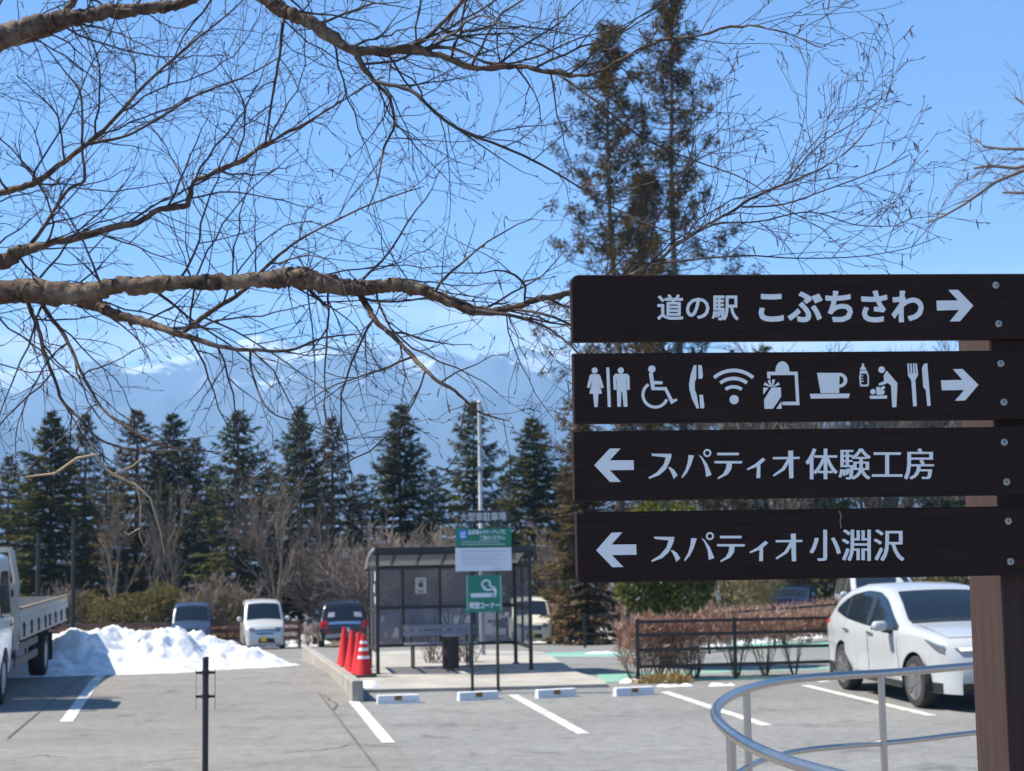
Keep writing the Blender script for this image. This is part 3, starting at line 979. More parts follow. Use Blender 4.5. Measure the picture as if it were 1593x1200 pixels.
def shelter():
    root = thing('smoking_shelter', 'black framed smoking shelter with smoked panels and a curved roof', 'shelter', SH_A, SH_ANG)
    t = 0.05
    xs_post = (0.0, W)
    for x in xs_post:
        for y, h in ((0.0, HF - 0.06), (D, HB)):
            mb = MB(); mb.box((x, y, h / 2), (0.06, 0.06, h))
            mb.box((x, y, 0.006), (0.12, 0.12, 0.012))
            obj('post', mb, M_frame, root)
    # rear wall: rails, mullions and panes
    cols = [0.0, 0.60, 1.28, 1.90, W]
    for z in (0.38, 1.06, HB - 0.04):
        mb = MB(); mb.box((W / 2, D, z), (W - 0.062, 0.045, 0.055)); obj('rail', mb, M_frame, root)
    for x in cols[1:-1]:
        mb = MB(); mb.box((x, D, (0.41 + HB - 0.07) / 2), (0.04, 0.04, HB - 0.07 - 0.41)); obj('mullion', mb, M_frame, root)
    for a, b in zip(cols, cols[1:]):
        for z0, z1, m in ((0.41, 1.03, M_smokelow), (1.09, HB - 0.07, M_smoke)):
            mb = MB(); mb.box(((a + b) / 2, D + 0.003, (z0 + z1) / 2), (b - a - 0.045, 0.006, z1 - z0))
            obj('pane', mb, m, root)
    # side walls
    for x in xs_post:
        for z in (0.38, 1.06, 1.80):
            mb = MB(); mb.box((x, D / 2, z), (0.04, D - 0.062, 0.05)); obj('rail', mb, M_frame, root)
        mb = MB(); mb.box((x, D / 2, 1.09), (0.035, 0.035, 1.36)); obj('mullion', mb, M_frame, root)
        for y0, y1 in ((0.03, D / 2 - 0.02), (D / 2 + 0.02, D - 0.03)):
            for z0, z1 in ((0.41, 1.03), (1.09, 1.77)):
                mb = MB(); mb.box((x, (y0 + y1) / 2, (z0 + z1) / 2), (0.006, y1 - y0, z1 - z0)); obj('pane', mb, M_smoke, root)
    # curved roof: high over the front, rolling down behind the rear wall
    def arc(k):
        s = k / 12
        y = -0.22 + (D + 0.5) * s
        return y, HF + 0.03 - 0.36 * s ** 2.3
    for i in range(6):
        x0 = -0.05 + (W + 0.10) / 6 * i + 0.012; x1 = -0.05 + (W + 0.10) / 6 * (i + 1) - 0.012
        mb = MB()
        def f(a, b): 
            y, z = arc(a); return (x0 if b == 0 else x1, y, z)
        mb.grid(f, 12, 1)
        def f2(a, b):
            y, z = arc(a); return (x1 if b == 0 else x0, y, z - 0.006)
        mb.grid(f2, 12, 1)
        obj('roof_sheet', mb, M_roofsheet, root, smooth_angle=60)
    for i in range(7):
        x = -0.05 + (W + 0.10) / 6 * i
        mb = MB()
        for k in range(12):
            (y0, z0), (y1, z1) = arc(k), arc(k + 1)
            mb.bar((x, y0, z0), (x, y1, z1), 0.028, 0.05)
        obj('roof_rib', mb, M_arch if i in (0, 6) else M_frame, root)
    for y, z, h in ((-0.23, HF + 0.0, 0.10), (0.0, HF - 0.05, 0.06), (D + 0.29, arc(12)[1] - 0.01, 0.06)):
        mb = MB(); mb.box((W / 2, y, z), (W + 0.14, 0.045, h)); obj('beam', mb, M_frame, root)
    # notices on the panes
    mb = MB(); mb.box((0.93, D - 0.006, 1.45), (0.20, 0.004, 0.29))
    n = obj('notice', mb, M_paper, root)
    mb = MB()
    for q, (dz, w) in enumerate(((0.10, 0.13), (0.075, 0.11), (-0.085, 0.13), (-0.105, 0.10), (-0.12, 0.12))):
        mb.box((0.93, D - 0.0085, 1.45 + dz), (w, 0.001, 0.010))
    mb.lathe([(0.035, 0), (0.05, 0.0005), (0.0, 0.001)], 18, (0.93, D - 0.0085, 1.46), Matrix.Rotation(radians(90), 3, 'X'))
    obj('notice_print', mb, M_ink, n)
    for q, (z, h) in enumerate(((1.66, 0.16), (1.44, 0.14), (1.24, 0.12))):
        mb = MB(); mb.box((-0.006, 0.38 + 0.16 * (q % 2), z), (0.004, 0.12, h)); obj('notice', mb, M_paper, root)
    # bench and ash bin stand inside
    def L(x, y, z=0): 
        return SH_A + Vector((x * cos(SH_ANG) - y * sin(SH_ANG), x * sin(SH_ANG) + y * cos(SH_ANG), z))
    b = thing('bench', 'lilac grey slatted bench inside the smoking shelter', 'bench', L(1.22, 1.0), SH_ANG)
    for z in (0.60, 0.71):
        mb = MB(); mb.box((0, 0.22, z), (1.30, 0.03, 0.085), bev=0.008); obj('back_slat', mb, M_benchslat, b)
    for y in (-0.12, 0.0, 0.12):
        mb = MB(); mb.box((0, y, 0.43), (1.30, 0.095, 0.028), bev=0.008); obj('seat_slat', mb, M_benchslat, b)
    for x in (-0.5, 0.5):
        mb = MB()
        mb.tube([(x, -0.15, 0), (x, -0.13, 0.41), (x, 0.16, 0.41)], 0.017, 8); mb.tube([(x, 0.17, 0), (x, 0.20, 0.40), (x, 0.245, 0.76)], 0.017, 8)
        obj('leg', mb, M_frame, b, smooth_angle=40)
    bn = thing('ash_bin', 'dark brown slatted ash bin standing before the bench', 'bin', L(1.30, 0.30), SH_ANG)
    mb = MB(); mb.lathe([(0.125, 0.04), (0.125, 0.56)], 20); obj('drum', mb, M_black, bn, smooth_angle=40)
    base = MB()
    for k in range(16):
        a = 2 * pi * k / 16
        R = Matrix.Rotation(a, 3, 'Z')
        mb = MB(); mb.box(R @ Vector((0.136, 0, 0.31)), (0.016, 0.042, 0.56), R); obj('slat', mb, M_bin, bn)
    for sx in (-0.06, 0.06):
        mb = MB(); mb.box((sx, -0.05, 0.02), (0.03, 0.03, 0.04)); obj('foot', mb, M_black, bn)
    mb = MB(); mb.lathe([(0.15, 0.592), (0.15, 0.606), (0.09, 0.63), (0.0, 0.635)], 20); obj('lid', mb, M_grey, bn, smooth_angle=40)
shelter()

# ------------------------------------------------------------------ notice boards on two legs
M_signgreen = mat('sign_green', (0.008, 0.185, 0.11), 0.45)
M_signwhite = mat('sign_white', (0.66, 0.68, 0.72), 0.5)
M_signblue = mat('sign_blue', (0.07, 0.20, 0.62), 0.5)
M_signdark = mat('sign_dark_plate', (0.045, 0.042, 0.04), 0.6)
M_signgrey = mat('sign_grey_letters', (0.48, 0.48, 0.47), 0.6)
M_txtgrey = mat('small_print', (0.32, 0.34, 0.38), 0.7)
def notice_boards():
    Y0 = 23.6
    c = P(754, 1075, Y0)
    root = thing('notice_stand', 'notice boards on two dark legs with a green smoking area sign', 'sign', (c.x, c.y, 0.03))
    o = Vector((c.x, c.y, 0.03))
    def R(px, py, dep=0.0):
        d = ray(px, py); p = EYE + d * ((Y0 + dep) / d.y) - o
        return p
    for px in (734, 774):
        x = R(px, 1000).x
        mb = MB(); mb.tube([(x, 0.03, 0), (x, 0.03, R(px, 806).z)], 0.024, 10)
        mb.lathe([(0.05, 0), (0.05, 0.01), (0.026, 0.012)], 12, (x, 0.03, 0))
        obj('leg', mb, M_darkgreen, root, smooth_angle=40)
    def plate(name, box, m, th=0.012, dep=0.0, bev=0.004, parent=root):
        a, b = R(box[0], box[3]), R(box[2], box[1])
        a2 = R(box[0], box[1])
        mb = MB(); mb.box(((a.x + b.x) / 2, dep + th / 2, (a.z + b.z) / 2), (b.x - a.x, th, b.z - a.z), bev=bev)
        return obj(name, mb, m, parent)
    def txt(parent, s, box, m, dep=-0.0012, heavy=0.0):
        vs, fs = text_mesh(s, 0.0, 2)
        a, b = R(box[0], box[3]), R(box[2], box[1])
        mb = MB()
        for q, (sx, sz) in enumerate([(0, 0)] + ([(heavy * cos(pi * k / 2), heavy * sin(pi * k / 2)) for k in range(4)] if heavy else [])):
            mb.add([(a.x + (b.x - a.x) * x + sx, dep - 0.0002 * q, a.z + (b.z - a.z) * y + sz) for x, y in vs], fs)
        return obj('lettering', mb, m, parent)
    def lines(parent, rows, m, dep=-0.0012):
        rnd = random.Random(4)
        mb = MB()
        for x0, x1, y, h in rows:
            x = x0
            while x < x1:
                w = rnd.uniform(2.0, 7.0); 
                a, b = R(x, y + h), R(min(x + w, x1), y)
                mb.quad((a.x, dep, a.z), (b.x, dep, a.z), (b.x, dep, b.z), (a.x, dep, b.z))
                x += w + 0.9
        obj('small_print', mb, m, parent)['kind'] = 'stuff'
    p = plate('name_plate', (713, 793.5, 790, 814.5), M_signdark)
    p['label'] = 'dark plate with grey letters topping the stand'
    txt(p, '大型車駐車場', (716, 797, 787, 811), M_signgrey, heavy=0.004)
    p = plate('notice_board', (709, 851.5, 795.5, 889), M_signwhite)
    lines(p, [(718, 786, 857, 1.3), (719, 784, 862, 1.0), (718, 776, 866, 1.0), (719, 789, 869.5, 1.0), (719, 768, 873.5, 1.0), (719, 776, 877.5, 1.0), (762, 782, 884, 1.1)], M_txtgrey)
    p = plate('notice_header', (709, 821.5, 795.5, 851.2), M_signgreen)
    txt(p, '駐車場のマナーアップに', (729, 824, 787, 832), M_signwhite, heavy=0.002)
    txt(p, 'ご協力ください。', (747, 833, 786, 840.5), M_signwhite, heavy=0.002)
    lines(p, [(718, 776, 842.5, 1.0), (718, 786, 846.5, 1.0)], M_signwhite)
    b = plate('blue_emblem', (714.5, 825, 726, 838.5), M_signblue, th=0.002, dep=-0.0025, bev=0, parent=p)
    mb = MB()
    for (x0, y0, x1, y1) in ((716.5, 829, 719.5, 832.5), (717, 833.5, 724, 836.5), (721, 827.5, 723.5, 831.5)):
        a, c2 = R(x0, y1), R(x1, y0)
        mb.quad((a.x, -0.0032, a.z), (c2.x, -0.0032, a.z), (c2.x, -0.0032, c2.z), (a.x, -0.0032, c2.z))
    obj('emblem_print', mb, M_signwhite, p)
    p = plate('smoking_sign', (725.5, 894.5, 780.5, 953), M_signgreen)
    p['label'] = 'green square sign with a white smoking cigarette'
    # pale rim
    mb = MB()
    for (x0, y0, x1, y1) in ((726.6, 895.6, 779.4, 896.5), (726.6, 951, 779.4, 951.9), (726.6, 896.8, 727.5, 950.7), (778.5, 896.8, 779.4, 950.7)):
        a, c2 = R(x0, y1), R(x1, y0)
        mb.quad((a.x, -0.0012, a.z), (c2.x, -0.0012, a.z), (c2.x, -0.0012, c2.z), (a.x, -0.0012, c2.z))
    obj('rim_line', mb, mat('sign_rim', (0.30, 0.50, 0.42), 0.5), p)
    zf = lambda pts: [(690 + x * 0.25, 780 + y * 0.25) for x, y in pts]
    mb = MB()
    def poly(pts, k=0):
        q = [R(*t) for t in zf(pts)]
        mb.prism([(v.x, v.z) for v in q], lambda a, b_, t: Vector((a, -t, b_)), 0.0004, 0.0012 + 0.0001 * k)
    poly([(168, 574), (300, 571), (300, 596), (170, 599)])
    poly([(304, 571), (312, 571), (312, 596), (304, 596)]); poly([(318, 571), (328, 571), (328, 596), (318, 596)])
    def ribbon(pts, w):
        q = [R(*t) for t in zf(pts)]
        for i in range(len(q) - 1):
            mb.bar(q[i] + Vector((0, -0.001, 0)), q[i + 1] + Vector((0, -0.001, 0)), 0.0012 + 0.00013 * i, w, up=(0, 0, 1))
    def thick(pts, w):
        L_, R_ = [], []
        for i, (x, y) in enumerate(pts):
            a = pts[max(i - 1, 0)]; b_ = pts[min(i + 1, len(pts) - 1)]
            dx, dy = b_[0] - a[0], b_[1] - a[1]; l = sqrt(dx * dx + dy * dy)
            L_.append((x - dy / l * w / 2, y + dx / l * w / 2)); R_.append((x + dy / l * w / 2, y - dx / l * w / 2))
        poly(L_ + R_[::-1], len(mb.f) % 5)
    thick([(262, 492), (244, 502), (238, 518), (246, 532), (262, 540)], 11)
    thick([(262, 492), (282, 494), (291, 510), (284, 522)], 11)
    thick([(246, 532), (258, 550), (280, 552), (304, 546), (318, 556), (322, 571)], 12)
    thick([(284, 522), (300, 530), (316, 536), (326, 552), (326, 571)], 10)
    obj('smoking_symbol', mb, M_signwhite, p, fix=True)
    txt(p, '喫煙コーナー', (731, 936.5, 777, 947.5), M_signwhite, heavy=0.004)
notice_boards()

def lamp_pole():
    b = G(744, 1026)
    Y = 31.0
    x = (745 - 796.5) / FOC * Y
    top = P(741, 628, Y)
    root = thing('lamp_pole', 'slim pale grey pole rising behind the notice boards', 'pole', (x, Y, gz(x, Y)))
    h = top.z - gz(x, Y)
    mb = MB(); mb.tube([(0, 0, 0), (0, 0, h * 0.45), (0, 0, h * 0.452), (0, 0, h)], [0.060, 0.053, 0.046, 0.040], 12)
    obj('shaft', mb, M_concpole, root, smooth_angle=40)
    mb = MB(); mb.box((0, -0.02, h * 0.75), (0.16, 0.13, 0.05)); mb.box((0.07, -0.03, h * 0.80), (0.05, 0.05, 0.16))
    obj('band', mb, M_grey, root)
    mb = MB(); mb.lathe([(0.052, 0), (0.056, 0.02), (0.03, 0.05), (0.0, 0.055)], 12, (0, 0, h)); obj('cap', mb, M_grey, root, smooth_angle=40)
lamp_pole()

# ------------------------------------------------------------------ fences
def rail_fence(name, label, pts, H, rails, post_gap, m, post_w=0.055, rail_h=0.05, zfun=gz, end_posts=True):
    """Posts with horizontal rails following the ground along pts (x, y)."""
    o = Vector((pts[0][0], pts[0][1], zfun(*pts[0])))
    root = thing(name, label, 'fence', o)
    posts = []
    for (a, b) in zip(pts, pts[1:]):
        a, b = Vector((*a, 0)), Vector((*b, 0))
        n = max(1, round((b - a).length / post_gap))
        for k in range(n):
            posts.append(a.lerp(b, k / n))
    posts.append(Vector((*pts[-1], 0)))
    for p in posts:
        z = zfun(p.x, p.y)
        mb = MB(); mb.box((p.x - o.x, p.y - o.y, z - o.z + H / 2), (post_w, post_w, H + 0.04), bev=0.006)
        obj('post', mb, m, root)
    for a, b in zip(posts, posts[1:]):
        d = (b - a).normalized() * (post_w / 2 + 0.001)
        for r in rails:
            pa = Vector((a.x, a.y, zfun(a.x, a.y) + r)) + d - o; pb = Vector((b.x, b.y, zfun(b.x, b.y) + r)) - d - o
            mb = MB(); mb.bar(pa, pb, 0.03, rail_h); obj('rail', mb, m, root)
    return root
f0 = G(993, 1061)
rail_fence('metal_fence', 'dark brown four-rail metal fence in front of the reddish hedge by the white car', [(f0.x, f0.y), (f0.x + 3.2, f0.y + 0.42), (f0.x + 8.5, f0.y + 0.9)], 0.98, (0.24, 0.50, 0.74, 0.95), 1.64, M_brownmetal)
rail_fence('metal_fence', 'dark rail fence on the far side of the road above the second hedge', [(4.45, 36.0), (9.4, 38.5), (16, 41)], 1.0, (0.45, 0.93), 2.2, M_brownmetal)
rail_fence('metal_fence', 'short dark fence panel in front of melting snow beside the cream car', [(2.15, 48.8), (3.25, 48.8)], 1.05, (0.2, 0.42, 0.64, 0.99), 1.15, M_brownmetal, post_w=0.09)
rail_fence('metal_fence', 'dark fence going back between the short panel and the corner hedge', [(3.35, 46.5), (5.3, 47.2)], 1.15, (0.3, 0.6, 1.05), 1.0, M_brownmetal, post_w=0.12)
M_woodfence = mat('wooden_fence_brown', (0.21, 0.105, 0.07), 0.8, var=0.25, scale=3)
rail_fence('wooden_fence', 'reddish brown wooden rail fence behind the snow heap', [(-18.5, 59.5), (-8.3, 59.8)], 1.0, (0.35, 0.66, 0.93), 1.6, M_woodfence, post_w=0.11, rail_h=0.16)

for px, py, Y, r_, lab in ((114, 806, 57.0, 0.085, 'slim dark pole rising behind the rear end of the lorry bed'), (60, 830, 58.0, 0.10, 'slim dark pole rising behind the middle of the lorry bed')):
    x = (px - 796.5) / FOC * Y; g = gz(x, Y); h = P(px, py, Y).z - g
    root = thing('dark_pole', lab, 'pole', (x, Y, g), 0.0, 'dark poles behind the lorry')
    mb = MB(); mb.tube([(0, 0, 0), (0, 0, h)], [r_, r_ * 0.8], 10); obj('shaft', mb, M_brownmetal, root, smooth_angle=40)
    mb = MB(); mb.lathe([(0.24, 0), (0.20, 0.5), (0.13, 0.8), (r_ * 0.9, 0.85)], 12); obj('base', mb, M_brownmetal, root, smooth_angle=40)
# ------------------------------------------------------------------ vehicles
def paint(name, col, rough=0.28, metal=0.0):
    return mat(name, col, rough, metal=metal, coat=0.6, var=0.03, scale=1.5)
M_carglass = mat('car_glass', (0.012, 0.018, 0.026), 0.06, spec=0.5)
M_tyre = mat('tyre_rubber', (0.022, 0.020, 0.019), 0.85, var=0.2, scale=20)
M_alloy = mat('alloy_rim', (0.26, 0.25, 0.25), 0.4, metal=0.7)
M_gloom = mat('underbody_black', (0.008, 0.008, 0.008), 0.8)
M_trim = mat('car_trim_black', (0.016, 0.016, 0.017), 0.5)
M_chrome = mat('car_chrome', (0.7, 0.7, 0.72), 0.12, metal=1.0)
M_lens = mat('headlight_lens', (0.16, 0.17, 0.19), 0.05, spec=0.9, metal=0.3)
M_redlens = mat('red_lens', (0.5, 0.012, 0.015), 0.15)
M_yplate = mat('yellow_plate', (0.72, 0.50, 0.03), 0.5)
M_wplate = mat('white_plate', (0.72, 0.73, 0.72), 0.5)

class Car:
    """A car body lofted along its side profile; local x forward, y left, z up, origin on the ground under the middle."""
    def __init__(s, root, prof, W, belt, lo, axles, Rw, tumble=0.30, front_taper=0.14, rear_taper=0.10, bulge_f=0.16, bulge_r=0.08, crown=0.035, rnd=0.10, arch=0.05):
        s.root, s.prof0, s.W, s.belt, s.lo, s.axles, s.Rw = root, prof, W, belt, lo, axles, Rw
        s.tumble, s.ft, s.rt, s.bf, s.br, s.crown, s.rnd, s.arch = tumble, front_taper, rear_taper, bulge_f, bulge_r, crown, rnd, arch
        s.corner = min(0.24, W * 0.26)
        s.xf = max(p[0] for p in prof); s.xr = min(p[0] for p in prof)
        # dense profile
        q = []
        for (a, b) in zip(prof, prof[1:]):
            n = max(1, int(sqrt((b[0] - a[0]) ** 2 + (b[1] - a[1]) ** 2) / 0.045))
            for k in range(n):
                t = k / n
                q.append((a[0] + (b[0] - a[0]) * t, a[1] + (b[1] - a[1]) * t))
        q.append(prof[-1])
        for _ in range(3):
            q = [q[0]] + [((a[0] + 2 * b[0] + c[0]) / 4, (a[1] + 2 * b[1] + c[1]) / 4) for a, b, c in zip(q, q[1:], q[2:])] + [q[-1]]
        s.prof = q
    def width(s, x, z):
        w = s.W
        if z > s.belt: w -= s.tumble * (z - s.belt)
        w -= 0.10 * max(0, s.lo + 0.22 - z)
        m = (s.xf + s.xr) / 2
        if x > m + 0.5: w *= 1 - s.ft * ((x - m - 0.5) / (s.xf - m - 0.5)) ** 2
        if x < m - 0.5: w *= 1 - s.rt * ((m - 0.5 - x) / (m - 0.5 - s.xr)) ** 2
        ec = s.corner
        if x > s.xf - ec: w -= ec * 0.75 * (1 - sqrt(max(0.0, 1 - ((x - s.xf + ec) / ec) ** 2)))
        if x < s.xr + ec * 0.7: w -= ec * 0.5 * (1 - sqrt(max(0.0, 1 - ((s.xr + ec * 0.7 - x) / (ec * 0.7)) ** 2)))
        # a soft crease along the flank and lips over the wheels
        if z < s.belt:
            w -= 0.022 * exp(-((z - 0.52) / 0.16) ** 2) * (1 if all(abs(x - a) > s.Rw + 0.1 for a in s.axles) else 0.2)
        return w
    def shift(s, x, fy):
        d = 0.0
        if x > s.xf - 1.0: d -= s.bf * fy * fy * smooth(s.xf - 1.0, s.xf, x)
        if x < s.xr + 0.8: d += s.br * fy * fy * smooth(s.xr + 0.8, s.xr, x)
        return x + d
    def zlo(s, x):
        z = s.lo
        for a in s.axles:
            R = s.Rw + s.arch
            if abs(x - a) < R:
                z = max(z, s.Rw + sqrt(R * R - (x - a) ** 2))
        return z
    def side(s, x, z, off=0.0, sgn=1):
        w = s.width(x, z)
        return Vector((s.shift(x, w / s.W), sgn * (w + off), z))
    def over(s, t, fy, off=0.0):
        """Point across the top profile: t = fraction of the profile, fy = -1..1 across."""
        k = t * (len(s.prof) - 1); i = min(int(k), len(s.prof) - 2); f = k - i
        a, b = s.prof[i], s.prof[i + 1]
        x, z = a[0] + (b[0] - a[0]) * f, a[1] + (b[1] - a[1]) * f
        a2, b2 = s.prof[max(0, i - 1)], s.prof[min(len(s.prof) - 1, i + 2)]
        dx, dz = b2[0] - a2[0], b2[1] - a2[1]; l = sqrt(dx * dx + dz * dz) or 1
        nx, nz = (-dz / l, dx / l)
        if nx * (x - 0.3 * (s.xf + s.xr) / 2) + nz * (z - 0.80) * 1.6 < 0: nx, nz = -nx, -nz
        ye = s.width(x, z) - s.rnd
        return Vector((s.shift(x, fy * ye / s.W) + nx * off, fy * ye, z + s.crown * (1 - fy * fy) + nz * off))
    def tz(s, x, z):
        """Profile fraction nearest to a point of the side view."""
        return min(range(len(s.prof)), key=lambda i: (s.prof[i][0] - x) ** 2 + (s.prof[i][1] - z) ** 2) / (len(s.prof) - 1)
    def body(s, m):
        mb = MB()
        P_, M, T = s.prof, 14, 8
        ring = []
        for x, zt in P_:
            zl = min(s.zlo(x), zt - 0.004)
            row = []
            for k in range(M + 1):
                f = k / M; f = 1 - (1 - f) ** 1.5
                z = zl + (zt - zl) * f
                w = s.width(x, z)
                d = zt - z
                r = s.rnd
                if d < r: w -= r * (1 - sqrt(max(0, 1 - (1 - d / r) ** 2)))
                row.append((x, w, z))
            ye = row[-1][1]
            half = row + [(x, ye * (1 - k / T), zt + s.crown * (1 - (1 - k / T) ** 2)) for k in range(1, T + 1)]
            full = [(px, py, pz) for px, py, pz in half] + [(px, -py, pz) for px, py, pz in reversed(half[:-1])]
            ring.append([(s.shift(px, py / s.W), py, pz) for px, py, pz in full])
        n = len(ring[0])
        vs = [p for r_ in ring for p in r_]
        fs = [(i * n + j, (i + 1) * n + j, (i + 1) * n + j + 1, i * n + j + 1) for i in range(len(ring) - 1) for j in range(n - 1)]
        mb.add(vs, fs)
        o = obj('body', mb, m, s.root, smooth_angle=42, fix=True)
        # underside and wheel wells
        ub = MB()
        ub.box(((s.xf + s.xr) / 2, 0, s.lo + 0.13), ((s.xf - s.xr) * 0.80, s.W * 1.36, 0.22))
        ub.box(((s.xf + s.xr) / 2 , 0, s.lo + 0.38), ((s.xf - s.xr) * 0.72, s.W * 1.30, 0.26))
        obj('underbody', ub, M_gloom, s.root)
        return o
    def side_patch(s, name, x0, x1, zb, zt, m, off=0.006, n=16, sides=(1, -1), skirt=True, parent=None):
        """A panel lying on the flank between the curves zb(x) and zt(x)."""
        out = []
        for sg in sides:
            mb = MB()
            K = 6
            def f(i, j):
                x = x0 + (x1 - x0) * i / n
                a, b = zb(x), zt(x)
                z = a + (b - a) * j / K
                e = off if (0 < i < n and 0 < j < K) or not skirt else off * 0.4
                return s.side(x, z, e, sg)
            mb.grid(f, n, K)
            out.append(obj(name, mb, m, parent or s.root, smooth_angle=50))
        return out
    def top_patch(s, name, t0, t1, y0, y1, m, off=0.006, n=10, k=10, parent=None):
        mb = MB()
        def f(i, j):
            t = t0 + (t1 - t0) * i / n
            a = y0(i / n) if callable(y0) else y0; b = y1(i / n) if callable(y1) else y1
            return s.over(t, a + (b - a) * j / k, off)
        mb.grid(f, n, k)
        return obj(name, mb, m, parent or s.root, smooth_angle=60)
    def wheels(s, rim=None, spokes=5, width=0.22):
        R = s.Rw
        for x in s.axles:
            for sg in (1, -1):
                yc = sg * (s.W - width / 2 - 0.015)
                w = bpy.data.objects.new('wheel', None); COL.objects.link(w); w.parent = s.root; w.location = (x, yc, R); w.empty_display_size = 0.1
                Rm = Matrix.Rotation(radians(90) * -sg, 3, 'X')
                mb = MB()
                h = width / 2
                mb.lathe([(R * 0.62, -h), (R * 0.93, -h), (R, -h * 0.7), (R, h * 0.7), (R * 0.94, h * 0.96), (R * 0.70, h), (R * 0.66, h * 0.85)], 32, rot=Rm)
                obj('tyre', mb, M_tyre, w, smooth_angle=40, fix=True)
                mb = MB()
                mb.lathe([(R * 0.66, h * 0.80), (R * 0.70, h * 0.99), (R * 0.64, h * 0.99), (R * 0.60, h * 0.45), (0.0, h * 0.35)], 32, rot=Rm)
                obj('rim_well', mb, M_gloom, w, smooth_angle=40)
                mb = MB()
                mb.lathe([(R * 0.69, h * 0.9), (R * 0.69, h * 1.01), (R * 0.63, h * 1.01), (R * 0.61, h * 0.8)], 32, rot=Rm)
                for q in range(spokes):
                    for dq in (-0.10, 0.10):
                        a = 2 * pi * q / spokes + dq
                        mb.bar(Rm @ Vector((0.05 * cos(a), 0.05 * sin(a), h * 0.86)), Rm @ Vector((R * 0.65 * cos(a + dq * 0.8), R * 0.65 * sin(a + dq * 0.8), h * 0.93)), R * 0.075, 0.02, up=Rm @ Vector((0, 0, 1)))
                mb.lathe([(R * 0.17, h * 0.80), (R * 0.16, h * 0.98), (0, h * 1.0)], 16, rot=Rm)
                obj('rim', mb, rim or M_alloy, w, smooth_angle=40)
    def mirrors(s, x, z, m, size=(0.13, 0.20, 0.15)):
        for sg in (1, -1):
            b = s.side(x, z, 0, sg)
            mb = MB()
            c = Vector((b.x - 0.02, b.y + sg * (size[1] / 2 + 0.06), z + 0.03))
            rows = []
            for i in range(7):
                t = i / 6
                yy = (t - 0.5) * size[1] * sg
                r = sqrt(max(0.02, 1 - (2 * t - 1) ** 4)) * (1.0 if True else 1)
                rows.append((yy, r))
            vs = []; N_ = 12
            for yy, r in rows:
                for k in range(N_):
                    a = 2 * pi * k / N_
                    ca, sa = cos(a), sin(a)
                    ex = size[0] / 2 * r * (abs(ca) ** 0.7) * (1 if ca > 0 else -1); ez = size[2] / 2 * r * (abs(sa) ** 0.7) * (1 if sa > 0 else -1)
                    vs.append(c + Vector((ex, yy, ez)))
            fs = [(i * N_ + k, i * N_ + (k + 1) % N_, (i + 1) * N_ + (k + 1) % N_, (i + 1) * N_ + k) for i in range(6) for k in range(N_)] + [tuple(range(N_)), tuple(range(6 * N_, 7 * N_))]
            mb.add(vs, fs)
            h = obj('mirror', mb, m, s.root, smooth_angle=60, fix=True)
            st = MB(); st.bar(b + Vector((0.03, -sg * 0.02, -0.07)), c + Vector((0, -sg * 0.03, -0.06)), 0.06, 0.05)
            st.box(c + Vector((-size[0] / 2 - 0.001, 0, 0)), (0.006, size[1] * 0.82, size[2] * 0.74), bev=0.002)
            obj('mirror_foot', st, M_trim, h)

M_pearl = paint('pearl_white_paint', (0.43, 0.44, 0.44), 0.2)
def lin(*pts):
    def f(x):
        p = sorted(pts)
        if x <= p[0][0]: return p[0][1]
        for (a, b), (c, d) in zip(p, p[1:]):
            if x <= c: return b + (d - b) * (x - a) / (c - a)
        return p[-1][1]
    return f
def curve(*pts):
    l = lin(*pts)
    return lambda x: (l(x - 0.09) + l(x - 0.045) + l(x) * 2 + l(x + 0.045) + l(x + 0.09)) / 6

